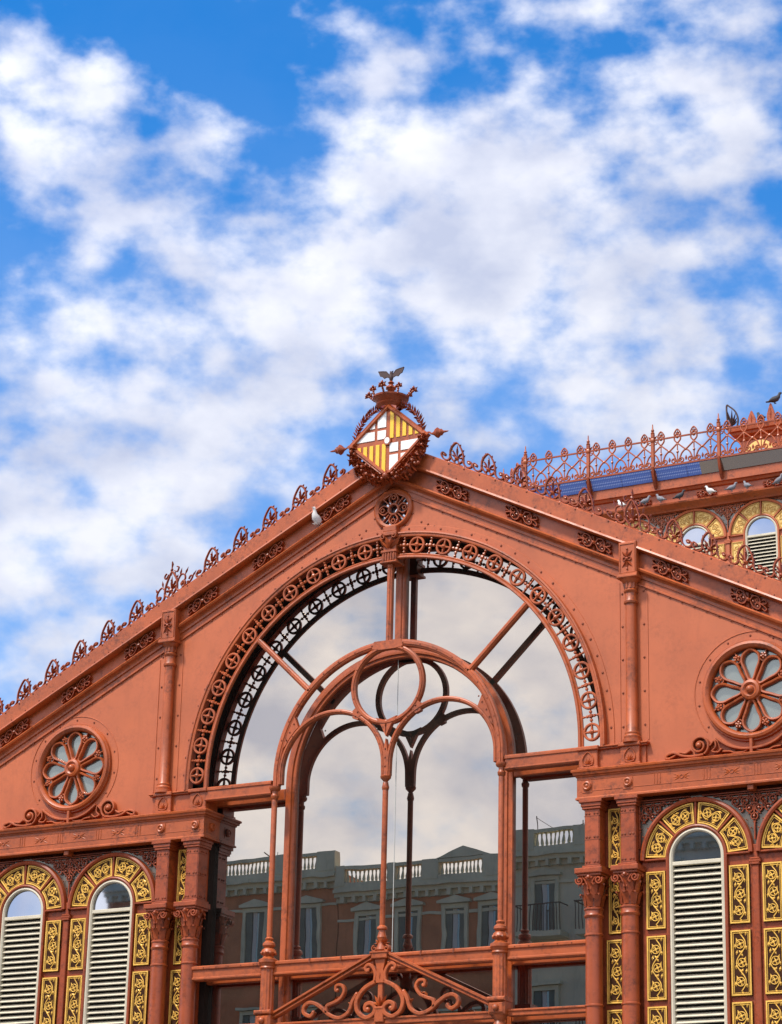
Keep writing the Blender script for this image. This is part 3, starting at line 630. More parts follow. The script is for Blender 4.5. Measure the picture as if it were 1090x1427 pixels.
def make_bay_meshes(ground, gilt, red):
    d = {}
    d['v'] = [gild('sec', (0, 0, .515, .865, 90 * (k / 2) + 2.6, 90 * (k + 1) / 2 - 2.6), 2, ground, gilt) for k in range(4)]
    d['p0'] = gild('rect', (-.165, .165, 0, .91), 3, ground, gilt); d['p1'] = gild('rect', (-.165, .165, 0, 1.0), 3, ground, gilt)
    d['s0'] = gild('rect', (-.125, .125, 0, .96), 3, ground, gilt); d['s1'] = gild('rect', (-.125, .125, 0, .92), 3, ground, gilt)
    m = MB(); m.sweep([(-.425, -3.6), (-.425, 0)] + arc(0, 0, .425, 180, 0, 24)[1:] + [(.425, -3.6)], [(-.022, .08), (-.022, -.01), (.0, -.03), (.03, -.02), (.035, .08)]); m.box(-.405, .405, -.015, .05, -.115, -.055, .006)
    d['frame'] = m.mesh('frame', CREAM)
    m = MB(); m.plate([[(-.41, -.08), (.41, -.08)] + arc(0, 0, .41, 0, 180, 20)], .03, .04); d['pane'] = m.mesh('pane', SKYGLASS, 0)
    m = MB(); m.add([(-.41, -.005, -.036), (.41, -.005, -.036), (.41, .075, .024), (-.41, .075, .024), (-.41, .003, -.048), (.41, .003, -.048), (.41, .083, .012), (-.41, .083, .012)],
                    [(0, 1, 2, 3), (4, 7, 6, 5), (0, 4, 5, 1), (3, 2, 6, 7), (0, 3, 7, 4), (1, 5, 6, 2)]); d['slat'] = m.mesh('slat', CREAM, 0)
    m = MB(); m.box(-.43, .43, .10, .11, -3.6, -.05); d['back'] = m.mesh('backing', DARK, 0)
    # red archivolt: inner and outer mouldings and the bars between the voussoirs
    m = MB(); m.sweep(arc(0, 0, .90, 180, 0, 30), [(-.03, .06), (-.03, -.05), (.0, -.065), (.035, -.05), (.045, -.02), (.045, .06)]); m.sweep([(-.485, -3.6)] + arc(0, 0, .485, 180, 0, 24) + [(.485, -3.6)], [(-.025, .06), (-.025, -.03), (0, -.045), (.022, -.035), (.025, .06)])
    for k in range(5):
        a = k * pi / 4; m.ribbon([(.50 * cos(a), .50 * sin(a)), (.89 * cos(a), .89 * sin(a))], .030, -.035, .05)
    d['archivolt'] = m.mesh('archivolt', red, 30)
    m = MB(); m.plate([[(.46 * cos(radians(q)), .46 * sin(radians(q))) for q in range(180, -1, -9)] + [(.92 * cos(radians(q)), .92 * sin(radians(q))) for q in range(0, 181, 6)]], .028, .06)
    m.box(-.93, -.46, .028, .06, -3.6, 0.0); m.box(.46, .93, .028, .06, -3.6, 0.0); d['ground'] = m.mesh('surround', red, 0)
    m = MB(); m.box(-.055, .055, -.02, .06, -3.6, -.20, .012)
    for z0, z1, w in ((-.20, -.16, .075), (-.16, -.12, .095), (-.12, -.09, .08)): m.box(-w, w, -.045, .06, z0, z1, .008)
    m.box(-.04, .04, -.01, .06, -.09, .12, .01); d['pillar'] = m.mesh('pillar', red)
    # lattice that fills the spandrel between two arches
    for half in (0, 1):
        m = MB(); yf, yb = .0, .025; hh = .985
        inside = lambda x, z: hypot(abs(x) - WD / 2, z) > .97 and z < hh and (not half or x > -.045)
        def put(P, w):
            seg = []
            for p in P + [None]:
                if p is not None and inside(*p): seg.append(p)
                else:
                    if len(seg) > 1: m.ribbon(seg, w, yf, yb, .004)
                    seg = []
        put([(0, .2 + .02 * i) for i in range(40)], .024); put([(-1 + .02 * i, .93) for i in range(101)], .016); put([(-1 + .02 * i, .965) for i in range(101)], .020); put([(-1 + .02 * i, .885) for i in range(101)], .012)
        for row, z in enumerate((.30, .43, .56, .69, .815)):
            cnt = row + 1
            for k in range(-4, 5):
                x = (k + (.5 if row % 2 else 0)) * .155
                if inside(x, z) and inside(x + .05 * (1 if x > 0 else -1), z):
                    put(circ(x, z, .055, 12) + [circ(x, z, .055, 12)[0]], .018); m.ball(x, yf, z, .024, 6, 4)
                put([(x + .055 + .0055 * i, z + .04 + .006 * i) for i in range(10)], .014); put([(x - .055 - .0055 * i, z + .04 + .006 * i) for i in range(10)], .014)
        for t in (-1, 1):
            put(spiral(t * .14, .76, .11, .03, 90, 90 + t * 420, 24), .016); put(spiral(t * .40, .83, .09, .03, 90, 90 - t * 420, 20), .016)
        d['lattice', half] = m.mesh('spandrel_lattice', red)
        m = MB(); m.plate([[((-.05 if half else -WD / 2), .985), (WD / 2, .985)] + [(WD / 2 - .93 * cos(radians(q)), .93 * sin(radians(q))) for q in range(90, 1, -8)] + [(-.05 if half else .0, .05)] + ([] if half else [(-WD / 2 + .93 * cos(radians(q)), .93 * sin(radians(q))) for q in range(2, 91, 8)])], .045, .06); d['glass', half] = m.mesh('spandrel_glass', SPANGLASS, 0)
    return d
def bay(d, root, x, y, z, slats=35, joined=False, label=None):
    w = empty('arched_window', (x, y, z), root)
    if label: relabel(w, label)
    link('frame', d['frame'], w); link('pane', d['pane'], w); link('backing', d['back'], w)
    if joined:
        m = MB()
        for k in range(slats): zz = -.165 - .098 * k; m.add([(-.41, -.005, zz - .044), (.41, -.005, zz - .044), (.41, .075, zz + .026), (-.41, .075, zz + .026)], [(0, 1, 2, 3)])
        tag(m.build('slats', CREAM, w, smooth=0), kind='stuff')
    else:
        for k in range(slats): link('slat', d['slat'], w, (random.uniform(-.002, .002), 0, -.165 - .098 * k), (random.uniform(-.03, .03), 0, random.uniform(-.002, .002)))
    a = empty('window_arch', (x, y, z), root)
    link('archivolt', d['archivolt'], a); link('surround', d['ground'], a)
    def pan(pair, loc):
        g = link('gilded_panel', pair[0], root, loc); link('relief', pair[1], g)
    for k in range(4): pan(d['v'][k], (x, y, z))
    for s in (-1, 1):
        for key, z0 in (('p0', -1.09), ('p1', -2.19), ('p1', -3.28)): pan(d[key], (x + s * .695, y, z + z0))
BAY = make_bay_meshes(BROWN, GOLD, REDD)
for s in (-1, 1):
    wd = 'left' if s < 0 else 'right'
    for k in range(3):
        bay(BAY, HALL, s * (W0 + WD * k), .03, SP, 33, label=('louvred arched window nearest the arch on the %s' % wd) if k == 0 else ('louvred arched window second from the arch on the %s' % wd if k == 1 else None))
        link('pillar', BAY['pillar'], HALL, (s * (W0 + WD * (k + .5)), .03, SP))
        link('spandrel_lattice', BAY['lattice', 0], HALL, (s * (W0 + WD * (k + .5)), .03, SP)); link('spandrel_glass', BAY['glass', 0], HALL, (s * (W0 + WD * (k + .5)), .03, SP))
    for nm, key in (('spandrel_lattice', 'lattice'), ('spandrel_glass', 'glass')): link(nm, BAY[key, 1], HALL, (s * (W0 - WD * .5), .03, SP)).scale = (s, 1, 1)
    for key, z0 in (('s0', 9.50), ('s1', 8.45), ('p1', 7.36), ('p1', 6.27)):
        g = link('gilded_panel', BAY[key][0], HALL, (s * 4.11, .13, z0)); link('relief', BAY[key][1], g)
    mb = MB(lambda x, y, z, s=s: (s * x, y, z)); mb.box(3.75, XE, .175, .30, 0, 10.70); mb.box(3.9, 4.6, .165, .2, 5.9, 10.6); mb.build('lower_wall', REDD, HALL)
    mb = MB(lambda x, y, z, s=s: (s * x, y, z)); mb.box(4.6, XE, -.02, .17, 0, 5.95); mb.box(4.6, XE, -.06, .17, 5.95, 6.05, .01); mb.build('base_wall', REDW, HALL)
    for k in range(3):
        mb = MB(lambda x, y, z, s=s: (s * x, y, z)); x0 = 4.58 if k == 0 else 0
    mb = MB(lambda x, y, z, s=s: (s * x, y, z)); mb.box(XE - .35, XE + .1, -.1, .4, 0, 10.56, .02); mb.build('corner_pier', RED, HALL)
# side walls and roof
for s in (-1, 1):
    mb = MB(lambda x, y, z, s=s: (s * x, y, z)); mb.box(XE - .25, XE - .02, .41, 23.9, 0, 11.4); mb.build('side_wall', REDW, HALL)
    mb = MB(lambda x, y, z, s=s: (s * x, y, z)); mb.add([(0, .5, 17.05), (XE + .2, .5, 11.75), (XE + .2, 24.2, 11.75), (0, 24.2, 17.05), (0, .5, 16.9), (XE + .2, .5, 11.6), (XE + .2, 24.2, 11.6), (0, 24.2, 16.9)],
        [(0, 1, 2, 3), (4, 7, 6, 5), (0, 4, 5, 1), (1, 5, 6, 2), (2, 6, 7, 3), (3, 7, 4, 0)]); mb.build('roof_slope', ZINC, HALL, smooth=0)

# ================================================================= glazing of the great arch
GY = .37
ZI, RIN = 11.50, 2.20
GL = empty('glazing', (0, 0, 0), HALL); relabel(GL, 'large mirror-like panes behind the arch tracery')
def pane(loop): m = MB(); m.plate([loop], GY, GY + .02); return m.build('pane', GLASS, GL, smooth=0)
R2 = 2.08
for s in (-1, 1):
    lp = [(s * .03, ZI + R2)] + [(s * x, z) for x, z in arc(0, ZI, R2, 89, 0, 30)] + [(s * R2, 11.33), (s * 3.98, 11.33)] + [(s * x, z) for x, z in arc(0, ZC, 3.98, 0, 89.5, 50)]
    pane(lp)                                                            # fan light
    pane([(s * 2.1, 8.25), (s * 3.72, 8.25), (s * 3.72, 11.32), (s * 2.1, 11.32)])
    pane([(s * 2.1, 7.30), (s * 3.72, 7.30), (s * 3.72, 8.24), (s * 2.1, 8.24)])
    pane([(s * 2.1, 3.0), (s * 3.72, 3.0), (s * 3.72, 7.29), (s * 2.1, 7.29)])
    x0 = -.05
    pane(([(x0 + .004 * s, 8.25), (s * 2.07, 8.25), (s * 2.07, ZI)] + [(s * x, z) for x, z in arc(0, ZI, 2.07, 2, 88, 26)] + [(x0 + .004 * s, ZI + 2.068)]))
    pane([(x0 + .004 * s, 7.30), (s * 2.07, 7.30), (s * 2.07, 8.24), (x0 + .004 * s, 8.24)])
    pane([(x0 + .004 * s, 3.0), (s * 2.07, 3.0), (s * 2.07, 7.29), (x0 + .004 * s, 7.29)])
mb = MB(); mb.box(-.056, -.044, GY - .004, GY + .01, 8.25, ZI + 2.06); mb.build('joint', SEAL, GL)
# frame on the glass
mb = MB(); P = [(-2.085, 3.0), (-2.085, ZI)] + arc(0, ZI, 2.085, 180, 0, 48)[1:] + [(2.085, 3.0)]
mb.sweep(P, [(-.095, .40), (-.095, .315), (-.08, .30), (-.03, .30), (-.02, .275), (.02, .275), (.03, .30), (.105, .305), (.105, .40)]); mb.build('arch_frame', RED, GL)
mb = MB(); mb.box(-.10, .10, .29, .40, 13.70, 15.57, .02); mb.box(-.04, .04, .27, .30, 13.72, 15.55, .01); mb.build('top_mullion_frame', RED, GL)
for x0, x1 in ((2.2, 3.70), (-3.70, -2.2)):
    mb = MB(); mb.box(x0, x1, .30, .40, 11.20, 11.40, .015); mb.build('beam_frame', RED, GL)
for a, b in ((-3.70, -2.2), (-1.97, 1.97), (2.2, 3.70)):
    mb = MB(); mb.box(a, b, .30, .40, 8.10, 8.30, .015); mb.build('transom_frame', RED, GL)
    mb = MB(); mb.box(a, b, .30, .40, 7.20, 7.34, .015); mb.build('transom_frame', RED, GL)
mb = MB(); mb.box(-3.7, 3.7, .42, .46, 0, 3.0); mb.box(-3.7, 3.7, .2, .46, 2.85, 3.1, .02); mb.build('door_panel', REDD, GL)
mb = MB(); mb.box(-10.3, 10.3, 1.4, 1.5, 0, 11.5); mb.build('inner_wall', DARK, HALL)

# ---- front tracery
TR = empty('arch_tracery', (0, 0, 0), HALL); relabel(TR, 'bar tracery with circle and twin arches in front of the glass')
yf, yb = -.125, -.02
def bar_prof(w): h = w / 2; return [(-h, yb), (-h, yf + .03), (-h + .012, yf + .018), (-h * .45, yf + .014), (-h * .35, yf), (h * .35, yf), (h * .45, yf + .014), (h - .012, yf + .018), (h, yf + .03), (h, yb)]
def tbar(name, path, w, closed=False): m = MB(); m.sweep(path, bar_prof(w), closed); return m.build(name, RED, TR, smooth=30)
tbar('main_arch', [(-2.15, 11.36)] + arc(0, ZI, 2.15, 178, 2, 56) + [(2.15, 11.36)], .125)
tbar('circle', circ(0, 12.93, .665, 48), .09, True)
for s in (-1, 1):
    P = [(0.0 + s * .045, 11.34)] + [(s * (1.06 - 1.01 * cos(radians(t))), 11.55 + 1.01 * sin(radians(t))) for t in range(0, 176, 5)] + [(s * 2.07, 11.38)]
    m = MB(); m.sweep(P, [(o * .9, y + .004) for o, y in bar_prof(.09)]); m.build('sub_arch', RED, TR, smooth=30)
def gusset(lp, y): m = MB(); m.plate([lp], y, yb); m.build('gusset', RED, TR, smooth=0)
for s in (-1, 1):
    gusset([(s * .0, 12.02), (s * .10, 12.22), (s * .20, 12.36), (s * .02, 12.30)], yf + .012)
    gusset([(s * .46, 12.47), (s * .60, 12.58), (s * .66, 12.53), (s * .66, 12.40), (s * .56, 12.36)], yf + .016)
    gusset([(s * x, z) for x, z in arc(0, ZI, 2.09, 14, 30, 6)] + [(s * x, z) for x, z in arc(1.06, 11.55, 1.05, 50, 30, 4)], yf + .016)
gusset([(-.04, 11.36), (.04, 11.36), (.055, 11.7), (.0, 11.98), (-.055, 11.7)], yf + .013)
gusset([(-.30, 13.57), (-.15, 13.545), (.15, 13.545), (.30, 13.57), (.26, 13.70), (-.26, 13.70)], yf - .004)
m = MB()
for s in (-1, 1):
    for k in range(9): a = radians(90 - s * (8 + 9.2 * k)); m.dome(2.15 * cos(a), yf + .002, ZI + 2.15 * sin(a), .017)
    for k in range(5): a = radians(20 + 30 * k); m.dome(s * (1.06 - 1.01 * cos(a)), yf + .008, 11.55 + 1.01 * sin(a), .016)
    for x, z in ((.56, 12.50), (.60, 12.43), (.52, 12.42), (.10, 12.27), (1.90, 12.28), (1.82, 12.42), (1.96, 12.15), (1.76, 12.52), (.14, 13.64), (.22, 13.62)): m.dome(s * x, yf + .010, z, .017)
for z in (11.5, 11.65, 11.8): m.dome(0, yf + .010, z, .017)
for k in range(8): a = k * pi / 4 + .3; m.dome(.665 * cos(a), yf + .002, 12.93 + .665 * sin(a), .015)
tag(m.build('rivets', RIVET, TR), kind='stuff')
tbar('top_mullion', [(0, 13.70), (0, 15.10)], .10)
for s in (-1, 1): tbar('spoke', [(s * 1.54, 12.98), (s * 2.62, 14.02)], .095)
m = MB(); m.lathe([(.03, 8.70), (.048, 8.80), (.05, 11.0), (.05, 11.22), (.035, 11.24), (.06, 11.27), (.09, 11.30), (.095, 11.33), (.055, 11.35), (.05, 11.42)], 0, -.07, 12)
m.lathe([(.02, 11.06), (.055, 11.10), (.065, 11.14), (.05, 11.20)], 0, -.07, 10); m.build('mullion', RED, TR)
m = MB()
m.lathe([(.075, 8.36), (.10, 8.42), (.075, 8.50), (.06, 8.56), (.085, 8.62), (.06, 8.70), (.055, 8.74), (.09, 8.76), (.085, 8.79), (.05, 8.82)], 0, -.07, 14)
m.box(-.145, .145, -.17, .0, 8.27, 8.37, .012); m.box(-.17, .17, -.185, .0, 8.355, 8.385, .008)
for s in (-1, 1):
    m.ribbon(spiral(s * .11, 8.435, .055, .012, 90, 90 - s * 420, 14), .022, -.14, -.04)
    for q in range(3): m.leaf(s * .02, 8.50, radians(90 - s * (15 + 30 * q)), .14, .05, -.16, -.07)
m.build('mullion_base', RED, TR)
for s in (-1, 1):
    c = empty('thin_column', (s * 2.175, -.075, 0), TR)
    m = MB(); m.lathe([(.045, 8.72), (.048, 8.8), (.05, 11.1), (.045, 11.12), (.065, 11.15), (.07, 11.19), (.05, 11.22), (.05, 11.27), (.085, 11.29), (.10, 11.32), (.10, 11.35), (.06, 11.36)], 0, 0, 14); m.build('shaft', RED, c)
    m = MB(); m.lathe([(.14, 8.30), (.165, 8.33), (.165, 8.38), (.12, 8.40), (.085, 8.44), (.13, 8.50), (.115, 8.55), (.075, 8.58), (.11, 8.62), (.105, 8.66), (.06, 8.70), (.075, 8.735), (.05, 8.76)], 0, 0, 16)
    for k in range(8): a = k * pi / 4; m.ball(.12 * cos(a), .12 * sin(a), 8.49, .028, 6, 4)
    m.build('finial', RED, c)
    m = MB(); m.lathe([(.118, 7.52), (.118, 8.22), (.118, 8.24)], 0, 0, 28, flute=.10); m.lathe([(.12, 8.22), (.145, 8.24), (.13, 8.27), (.16, 8.31)], 0, 0, 16); m.build('fluted_shaft', RED, c)
    m = MB(); m.box(-.15, .15, -.15, .12, 7.25, 7.46, .04); m.box(-.165, .165, -.165, .12, 7.46, 7.53, .02); m.lathe([(.075, 7.02), (.11, 7.10), (.08, 7.16), (.13, 7.25)], 0, 0, 12); m.lathe([(.06, 7.34), (.055, 7.36)], 0, 0, 4)
    m.ball(0, -.15, 7.355, .06, 8, 5); m.build('boss', RED, c)
    m = MB(); m.lathe([(.10, .0), (.10, 7.05)], 0, 0, 16); m.build('lower_shaft', RED, c)
# beams at springing level and transoms
for s in (-1, 1):
    m = MB(lambda x, y, z, s=s: (s * x, y, z)); m.box(2.24, 3.60, -.10, .08, 11.22, 11.47, .012); m.box(2.24, 3.60, -.118, .0, 11.40, 11.45, .008); m.box(2.24, 3.60, -.112, .0, 11.235, 11.262, .006); m.build('beam', RED, TR)
    m = MB(lambda x, y, z, s=s: (s * x, y, z))
    m.box(2.30, 3.72, -.085, .05, 8.11, 8.36, .01); m.box(2.30, 3.70, -.115, .0, 8.29, 8.35, .012); m.box(2.30, 3.70, -.10, .0, 8.12, 8.165, .01); m.build('transom', RED, TR)
    m = MB(lambda x, y, z, s=s: (s * x, y, z))
    m.box(.14, 2.08, -.085, .05, 8.11, 8.36, .01); m.box(.14, 2.08, -.115, .0, 8.29, 8.35, .012); m.box(.14, 2.08, -.10, .0, 8.12, 8.165, .01); m.build('transom', RED, TR)
    m = MB(lambda x, y, z, s=s: (s * x, y, z)); m.box(2.32, 3.70, -.09, .05, 7.23, 7.33, .01); m.box(2.32, 3.70, -.11, .05, 7.30, 7.335, .008); m.build('lower_rail', RED, TR)
    m = MB()
    for k in range(5): m.dome(s * (2.45 + .25 * k), -.115, 8.32, .014)
    for x in (.75, 1.35): m.box(s * x - .012, s * x + .012, -.125, -.1, 8.285, 8.36)
    tag(m.build('rivets', RIVET, TR), kind='stuff')
# ---- small gable of scrollwork over the entrance
GT = empty('scrollwork_gable', (0, 0, 0), HALL); relabel(GT, 'low triangular gable of iron scrolls under the transom')
for s in (-1, 1):
    m = MB(); m.sweep([(s * 2.07, 7.42), (s * .14, 8.32)] if s < 0 else [(s * .14, 8.32), (s * 2.07, 7.42)], [(-.05, -.02), (-.05, -.10), (-.035, -.125), (-.015, -.125), (-.01, -.105), (.012, -.105), (.02, -.15), (.05, -.15), (.055, -.13), (.055, -.02)]); m.build('brace', RED, GT)
    m = MB(); q = lambda P: crv([(s * abs(x), z) for x, z in P], 5)
    A = [(-1.24, 7.47), (-1.27, 7.42), (-1.33, 7.40), (-1.43, 7.46), (-1.43, 7.56), (-1.34, 7.62), (-1.22, 7.60), (-1.09, 7.52), (-.94, 7.40), (-.75, 7.345), (-.58, 7.43), (-.51, 7.60), (-.44, 7.71)]
    B = [(-1.0, 7.44), (-.99, 7.55), (-.86, 7.60), (-.74, 7.66), (-.67, 7.78), (-.72, 7.875), (-.82, 7.875), (-.83, 7.80), (-.79, 7.79)]
    Cq = [(-.09, 7.90), (-.30, 7.79), (-.43, 7.60), (-.40, 7.42), (-.25, 7.325), (-.11, 7.38), (-.08, 7.48), (-.16, 7.555), (-.25, 7.53), (-.26, 7.46), (-.21, 7.44)]
    D = [(-.10, 7.92), (-.09, 8.03), (-.14, 8.14), (-.22, 8.185), (-.28, 8.14), (-.25, 8.085), (-.21, 8.10)]
    m.ribbon(q(A), .062, -.13, -.05); m.ribbon(q(B), .055, -.13, -.05, scale=lambda t: 1.1 - .3 * t); m.ribbon(q(Cq), .068, -.135, -.05); m.ribbon(q(D), .055, -.13, -.05)
    for (x, z, r) in ((1.25, 7.46, .035), (.80, 7.80, .032), (.215, 7.455, .045), (.225, 8.10, .032)): m.ball(s * x, -.10, z, r, 8, 5)
    m.leaf(s * .86, 7.60, radians(90 + s * 20), .12, .05, -.13, -.06); m.leaf(s * .75, 7.68, radians(90 - s * 90), .09, .045, -.13, -.06); m.leaf(s * .53, 7.55, radians(90 - s * 60), .10, .05, -.13, -.06); m.ball(s * .44, -.09, 7.72, .035, 6, 4)
    m.build('scroll', RED, GT)
m = MB(); m.box(-2.06, 2.06, -.085, .02, 7.21, 7.31, .01); m.box(-2.06, 2.06, -.105, .0, 7.29, 7.325, .006); m.build('bottom_rail', RED, GT)
m = MB(); m.box(-.085, .085, -.13, -.03, 7.24, 7.46, .012); m.box(-.045, .045, -.10, -.03, 7.46, 7.92, .01); m.plate([[(-.07, 7.88), (.07, 7.88), (.085, 7.98), (.06, 8.1), (.10, 8.27), (-.10, 8.27), (-.06, 8.1), (-.085, 7.98)]], -.12, -.03)
for k in range(5): m.leaf(0, 7.50, radians(90 + 32 * (k - 2)), .24 - .02 * abs(k - 2), .07, -.145, -.07)
m.box(-.09, .09, -.14, -.03, 7.45, 7.49, .01); m.leaf(0, 7.92, pi / 2, .2, .09, -.14, -.1); m.build('stem', RED, GT)

# ================================================================= coat of arms on the apex
ARM = tag(empty('coat_of_arms', (0, -.27, 16.625)), 'diamond shield with red-barred white and yellow-striped quarters, crowned, on the gable apex', 'coat of arms')
SZ = 17.31 - 16.64; HW, HH = .765, .675
def clip(poly, a, b, c):            # keep a*x+b*z<=c
    out = []
    for i in range(len(poly)):
        p, q = poly[i], poly[(i + 1) % len(poly)]; dp, dq = a * p[0] + b * p[1] - c, a * q[0] + b * q[1] - c
        if dp <= 0: out.append(p)
        if dp * dq < 0: t = dp / (dp - dq); out.append((p[0] + (q[0] - p[0]) * t, p[1] + (q[1] - p[1]) * t))
    return out
def lozenge(poly, m):
    for sx in (-1, 1):
        for sz in (-1, 1): 
            if poly: poly = clip(poly, sx / HW, sz / HH, 1 - m)
    return [(x, z + SZ) for x, z in poly]
dia = lambda k: [(-HW * k, SZ), (0, SZ + HH * k), (HW * k, SZ), (0, SZ - HH * k)]
mb = MB(); mb.plate([dia(.97)], .0, .07); mb.build('shield', RED, ARM, smooth=0)
mb = MB(); mb.sweep(dia(.97), [(-.04, .07), (-.04, -.025), (-.02, -.045), (.01, -.045), (.02, -.02), (.045, -.03), (.05, -.0), (.05, .07)], closed=True); mb.build('shield_frame', RED, ARM)
def rect(x0, x1, z0, z1): return [(x0, z0), (x1, z0), (x1, z1), (x0, z1)]
for name, mat, rects in (('white_field', WHITE, [(-.72, -.265, .05, .215), (-.21, -.04, .05, .215), (-.21, -.04, .27, .7), (-.72, -.265, .27, .7), (.04, .21, -.215, -.05), (.265, .72, -.215, -.05), (.04, .21, -.7, -.27), (.265, .72, -.7, -.27)]),
                         ('yellow_bar', YELLOW, [(.04 + .125 * k, .04 + .125 * k + .072, .045, .7) for k in range(5)] + [(-.04 - .125 * k - .072, -.04 - .125 * k, -.7, -.045) for k in range(5)])):
    for r_ in rects:
        lp = lozenge(rect(*r_), .085)
        if len(lp) > 2: m = MB(); m.plate([lp], -.012, .003); m.build(name, mat, ARM, smooth=0)
m = MB(); m.plate([[(.075 * cos(k * pi / 4 + pi / 8), SZ + .085 * sin(k * pi / 4 + pi / 8)) for k in range(8)]], -.035, .0); b = m.build('centre_boss', RED, ARM, smooth=0)
m = MB(); m.plate([[(.052 * cos(k * pi / 4 + pi / 8), SZ + .062 * sin(k * pi / 4 + pi / 8)) for k in range(8)]], -.042, -.034); m.build('boss_face', WHITE, b, smooth=0)
# laurel above, fruit garland below
rr = random.Random(3)
for s in (-1, 1):
    m = MB(); P = arc(0, SZ + .0, .69, 2, 76, 20); P = [(s * x * .98, z * 1.0) for x, z in P]; m.rod(P, .014, .02)
    for i, (x, z) in enumerate(P[1:-1]):
        t = atan2(P[i + 2][1] - P[i][1], P[i + 2][0] - P[i][0])
        for d in (-1, 1): m.leaf(x, z, t + d * .85 + rr.uniform(-.25, .25), .125 if d * s < 0 else .09, .036, -.03 + rr.uniform(-.02, .02), .02)
    m.build('laurel_branch', REDD, ARM)
    m = MB(); n = 26
    for i in range(n):
        t = i / (n - 1); a = radians(-88 + 84 * t); R_ = .70 + .02 * sin(9 * t); x, z = s * R_ * cos(a), SZ + R_ * 1.0 * sin(a); w = .045 + .075 * sin(pi * min(1, t * 1.1)) ** .7
        m.ball(x + rr.uniform(-w, w), -.03 + rr.uniform(-.05, .04), z + rr.uniform(-w, w), rr.uniform(.020, .036), 6, 4); m.ball(x, -.01, z, w * .75, 6, 4, ry=.04)
        for q in range(8): m.leaf(x + rr.uniform(-w, w) * .8, z + rr.uniform(-w, w) * .8, rr.uniform(0, 6.28), .10, .045, -.10 + rr.uniform(-.02, .05), .01)
    m.build('garland', REDD, ARM)
    m = MB(); m.rod(crv([(s * .72, SZ + .03), (s * .80, SZ + .04), (s * .86, SZ - .0), (s * .93, SZ)], 4), .016, .02)
    prof = [(.015, .86), (.03, .90), (.075, .95), (.085, .98), (.05, 1.03), (.055, 1.05), (.02, 1.09), (.012, 1.16), (.003, 1.19)]; sg = 10; vs = []; fs = []
    for r_, x in prof:
        for k in range(sg): vs.append((s * x, .02 + r_ * cos(2 * pi * k / sg), SZ + r_ * 1.15 * sin(2 * pi * k / sg)))
    for i in range(len(prof) - 1):
        for k in range(sg): fs.append((i * sg + k, i * sg + (k + 1) % sg, (i + 1) * sg + (k + 1) % sg, (i + 1) * sg + k))
    m.add(vs, fs); m.rod(crv([(s * .76, SZ + .02), (s * .79, SZ - .06), (s * .75, SZ - .12)], 3), .012, .02); m.build('spindle', REDD, ARM)
    m = MB(); m.rod(crv([(s * .74, SZ), (s * .755, SZ - .2), (s * .70, SZ - .36)], 4), .016, .02); m.build('side_cord', REDD, ARM)
m = MB(); m.ball(0, -.07, .0, .06, 8, 5)
for k in range(8): m.leaf(0, 0, k * pi / 4, .12, .06, -.10, -.02)
m.build('garland_knot', REDD, ARM)
# crown with bat
CR = 18.0 - 16.64
m = MB(); m.lathe([(.20, CR - .06), (.25, CR - .02), (.26, CR + .01), (.245, CR + .02), (.29, CR + .10), (.32, CR + .115), (.325, CR + .145), (.29, CR + .155), (.26, CR + .12), (.19, CR)], 0, .06, 24, cap=False)
for k in range(12): a = 2 * pi * k / 12; m.ball(.25 * cos(a), .06 + .25 * sin(a), CR + .07, .018, 6, 4)
c = m.build('crown', REDD, ARM)
for k in range(8):
    m = MB(); a = 2 * pi * k / 8 + .12; big = k % 2 == 0; x, y = .315 * cos(a), .06 + .315 * sin(a); ox, oy = cos(a), sin(a); h = .10 if big else .12
    for t in range(4): u = t / 3; m.ball(x + ox * .09 * u * (1 if big else .3), y + oy * .09 * u * (1 if big else .3), CR + .13 + h * u * (.8 if big else 1), .024, 6, 4)
    ex, ey, ez = x + ox * .11 * (1 if big else .3), y + oy * .11 * (1 if big else .3), CR + .14 + h
    for (dx, dz, r_) in ((0, .045, .042), (-.05, 0, .038), (.05, 0, .038), (0, -.02, .036)): m.ball(ex + dx, ey, ez + dz, r_ * (.62 if big else .5), 6, 4)
    for an in (90, 35, 145, -20, 200): m.leaf(ex, ez, radians(an), (.10 if big else .075), .05, ey - .03, ey + .02)
    m.build('crown_fleuron', REDD, c)
m = MB(); zb = CR + .13; m.lathe([(.05, zb - .05), (.04, zb + .05), (.02, zb + .09), (.055, zb + .14), (.085, zb + .20), (.05, zb + .25), (.03, zb + .28), (.06, zb + .30), (.02, zb + .34)], -.0, .06, 12)
for k in range(6): a = k * pi / 3; m.ball(.075 * cos(a), .06 + .075 * sin(a), zb + .205, .03, 6, 4)
m.build('crown_finial', REDD, c)
m = MB(); zb += .33; m.lathe([(.012, zb - .02), (.035, zb + .04), (.042, zb + .09), (.028, zb + .13), (.032, zb + .16), (.012, zb + .19)], 0, .06, 10); m.leaf(-.012, zb + .165, 2.0, .05, .03, .04, .07); m.leaf(.012, zb + .165, 1.1, .05, .03, .04, .07)
for s in (-1, 1):
    up_ = [(s * .02, zb + .11), (s * .10, zb + .20), (s * .17, zb + .215), (s * .26, zb + .225)]; lo_ = [(s * .02, zb + .06), (s * .09, zb + .09), (s * .14, zb + .075), (s * .185, zb + .12), (s * .22, zb + .13), (s * .26, zb + .225)]
    m.plate([up_ + lo_[::-1][1:]], .045, .07); m.rod(up_, .010, .05)
m.build('bat', IRON, c)

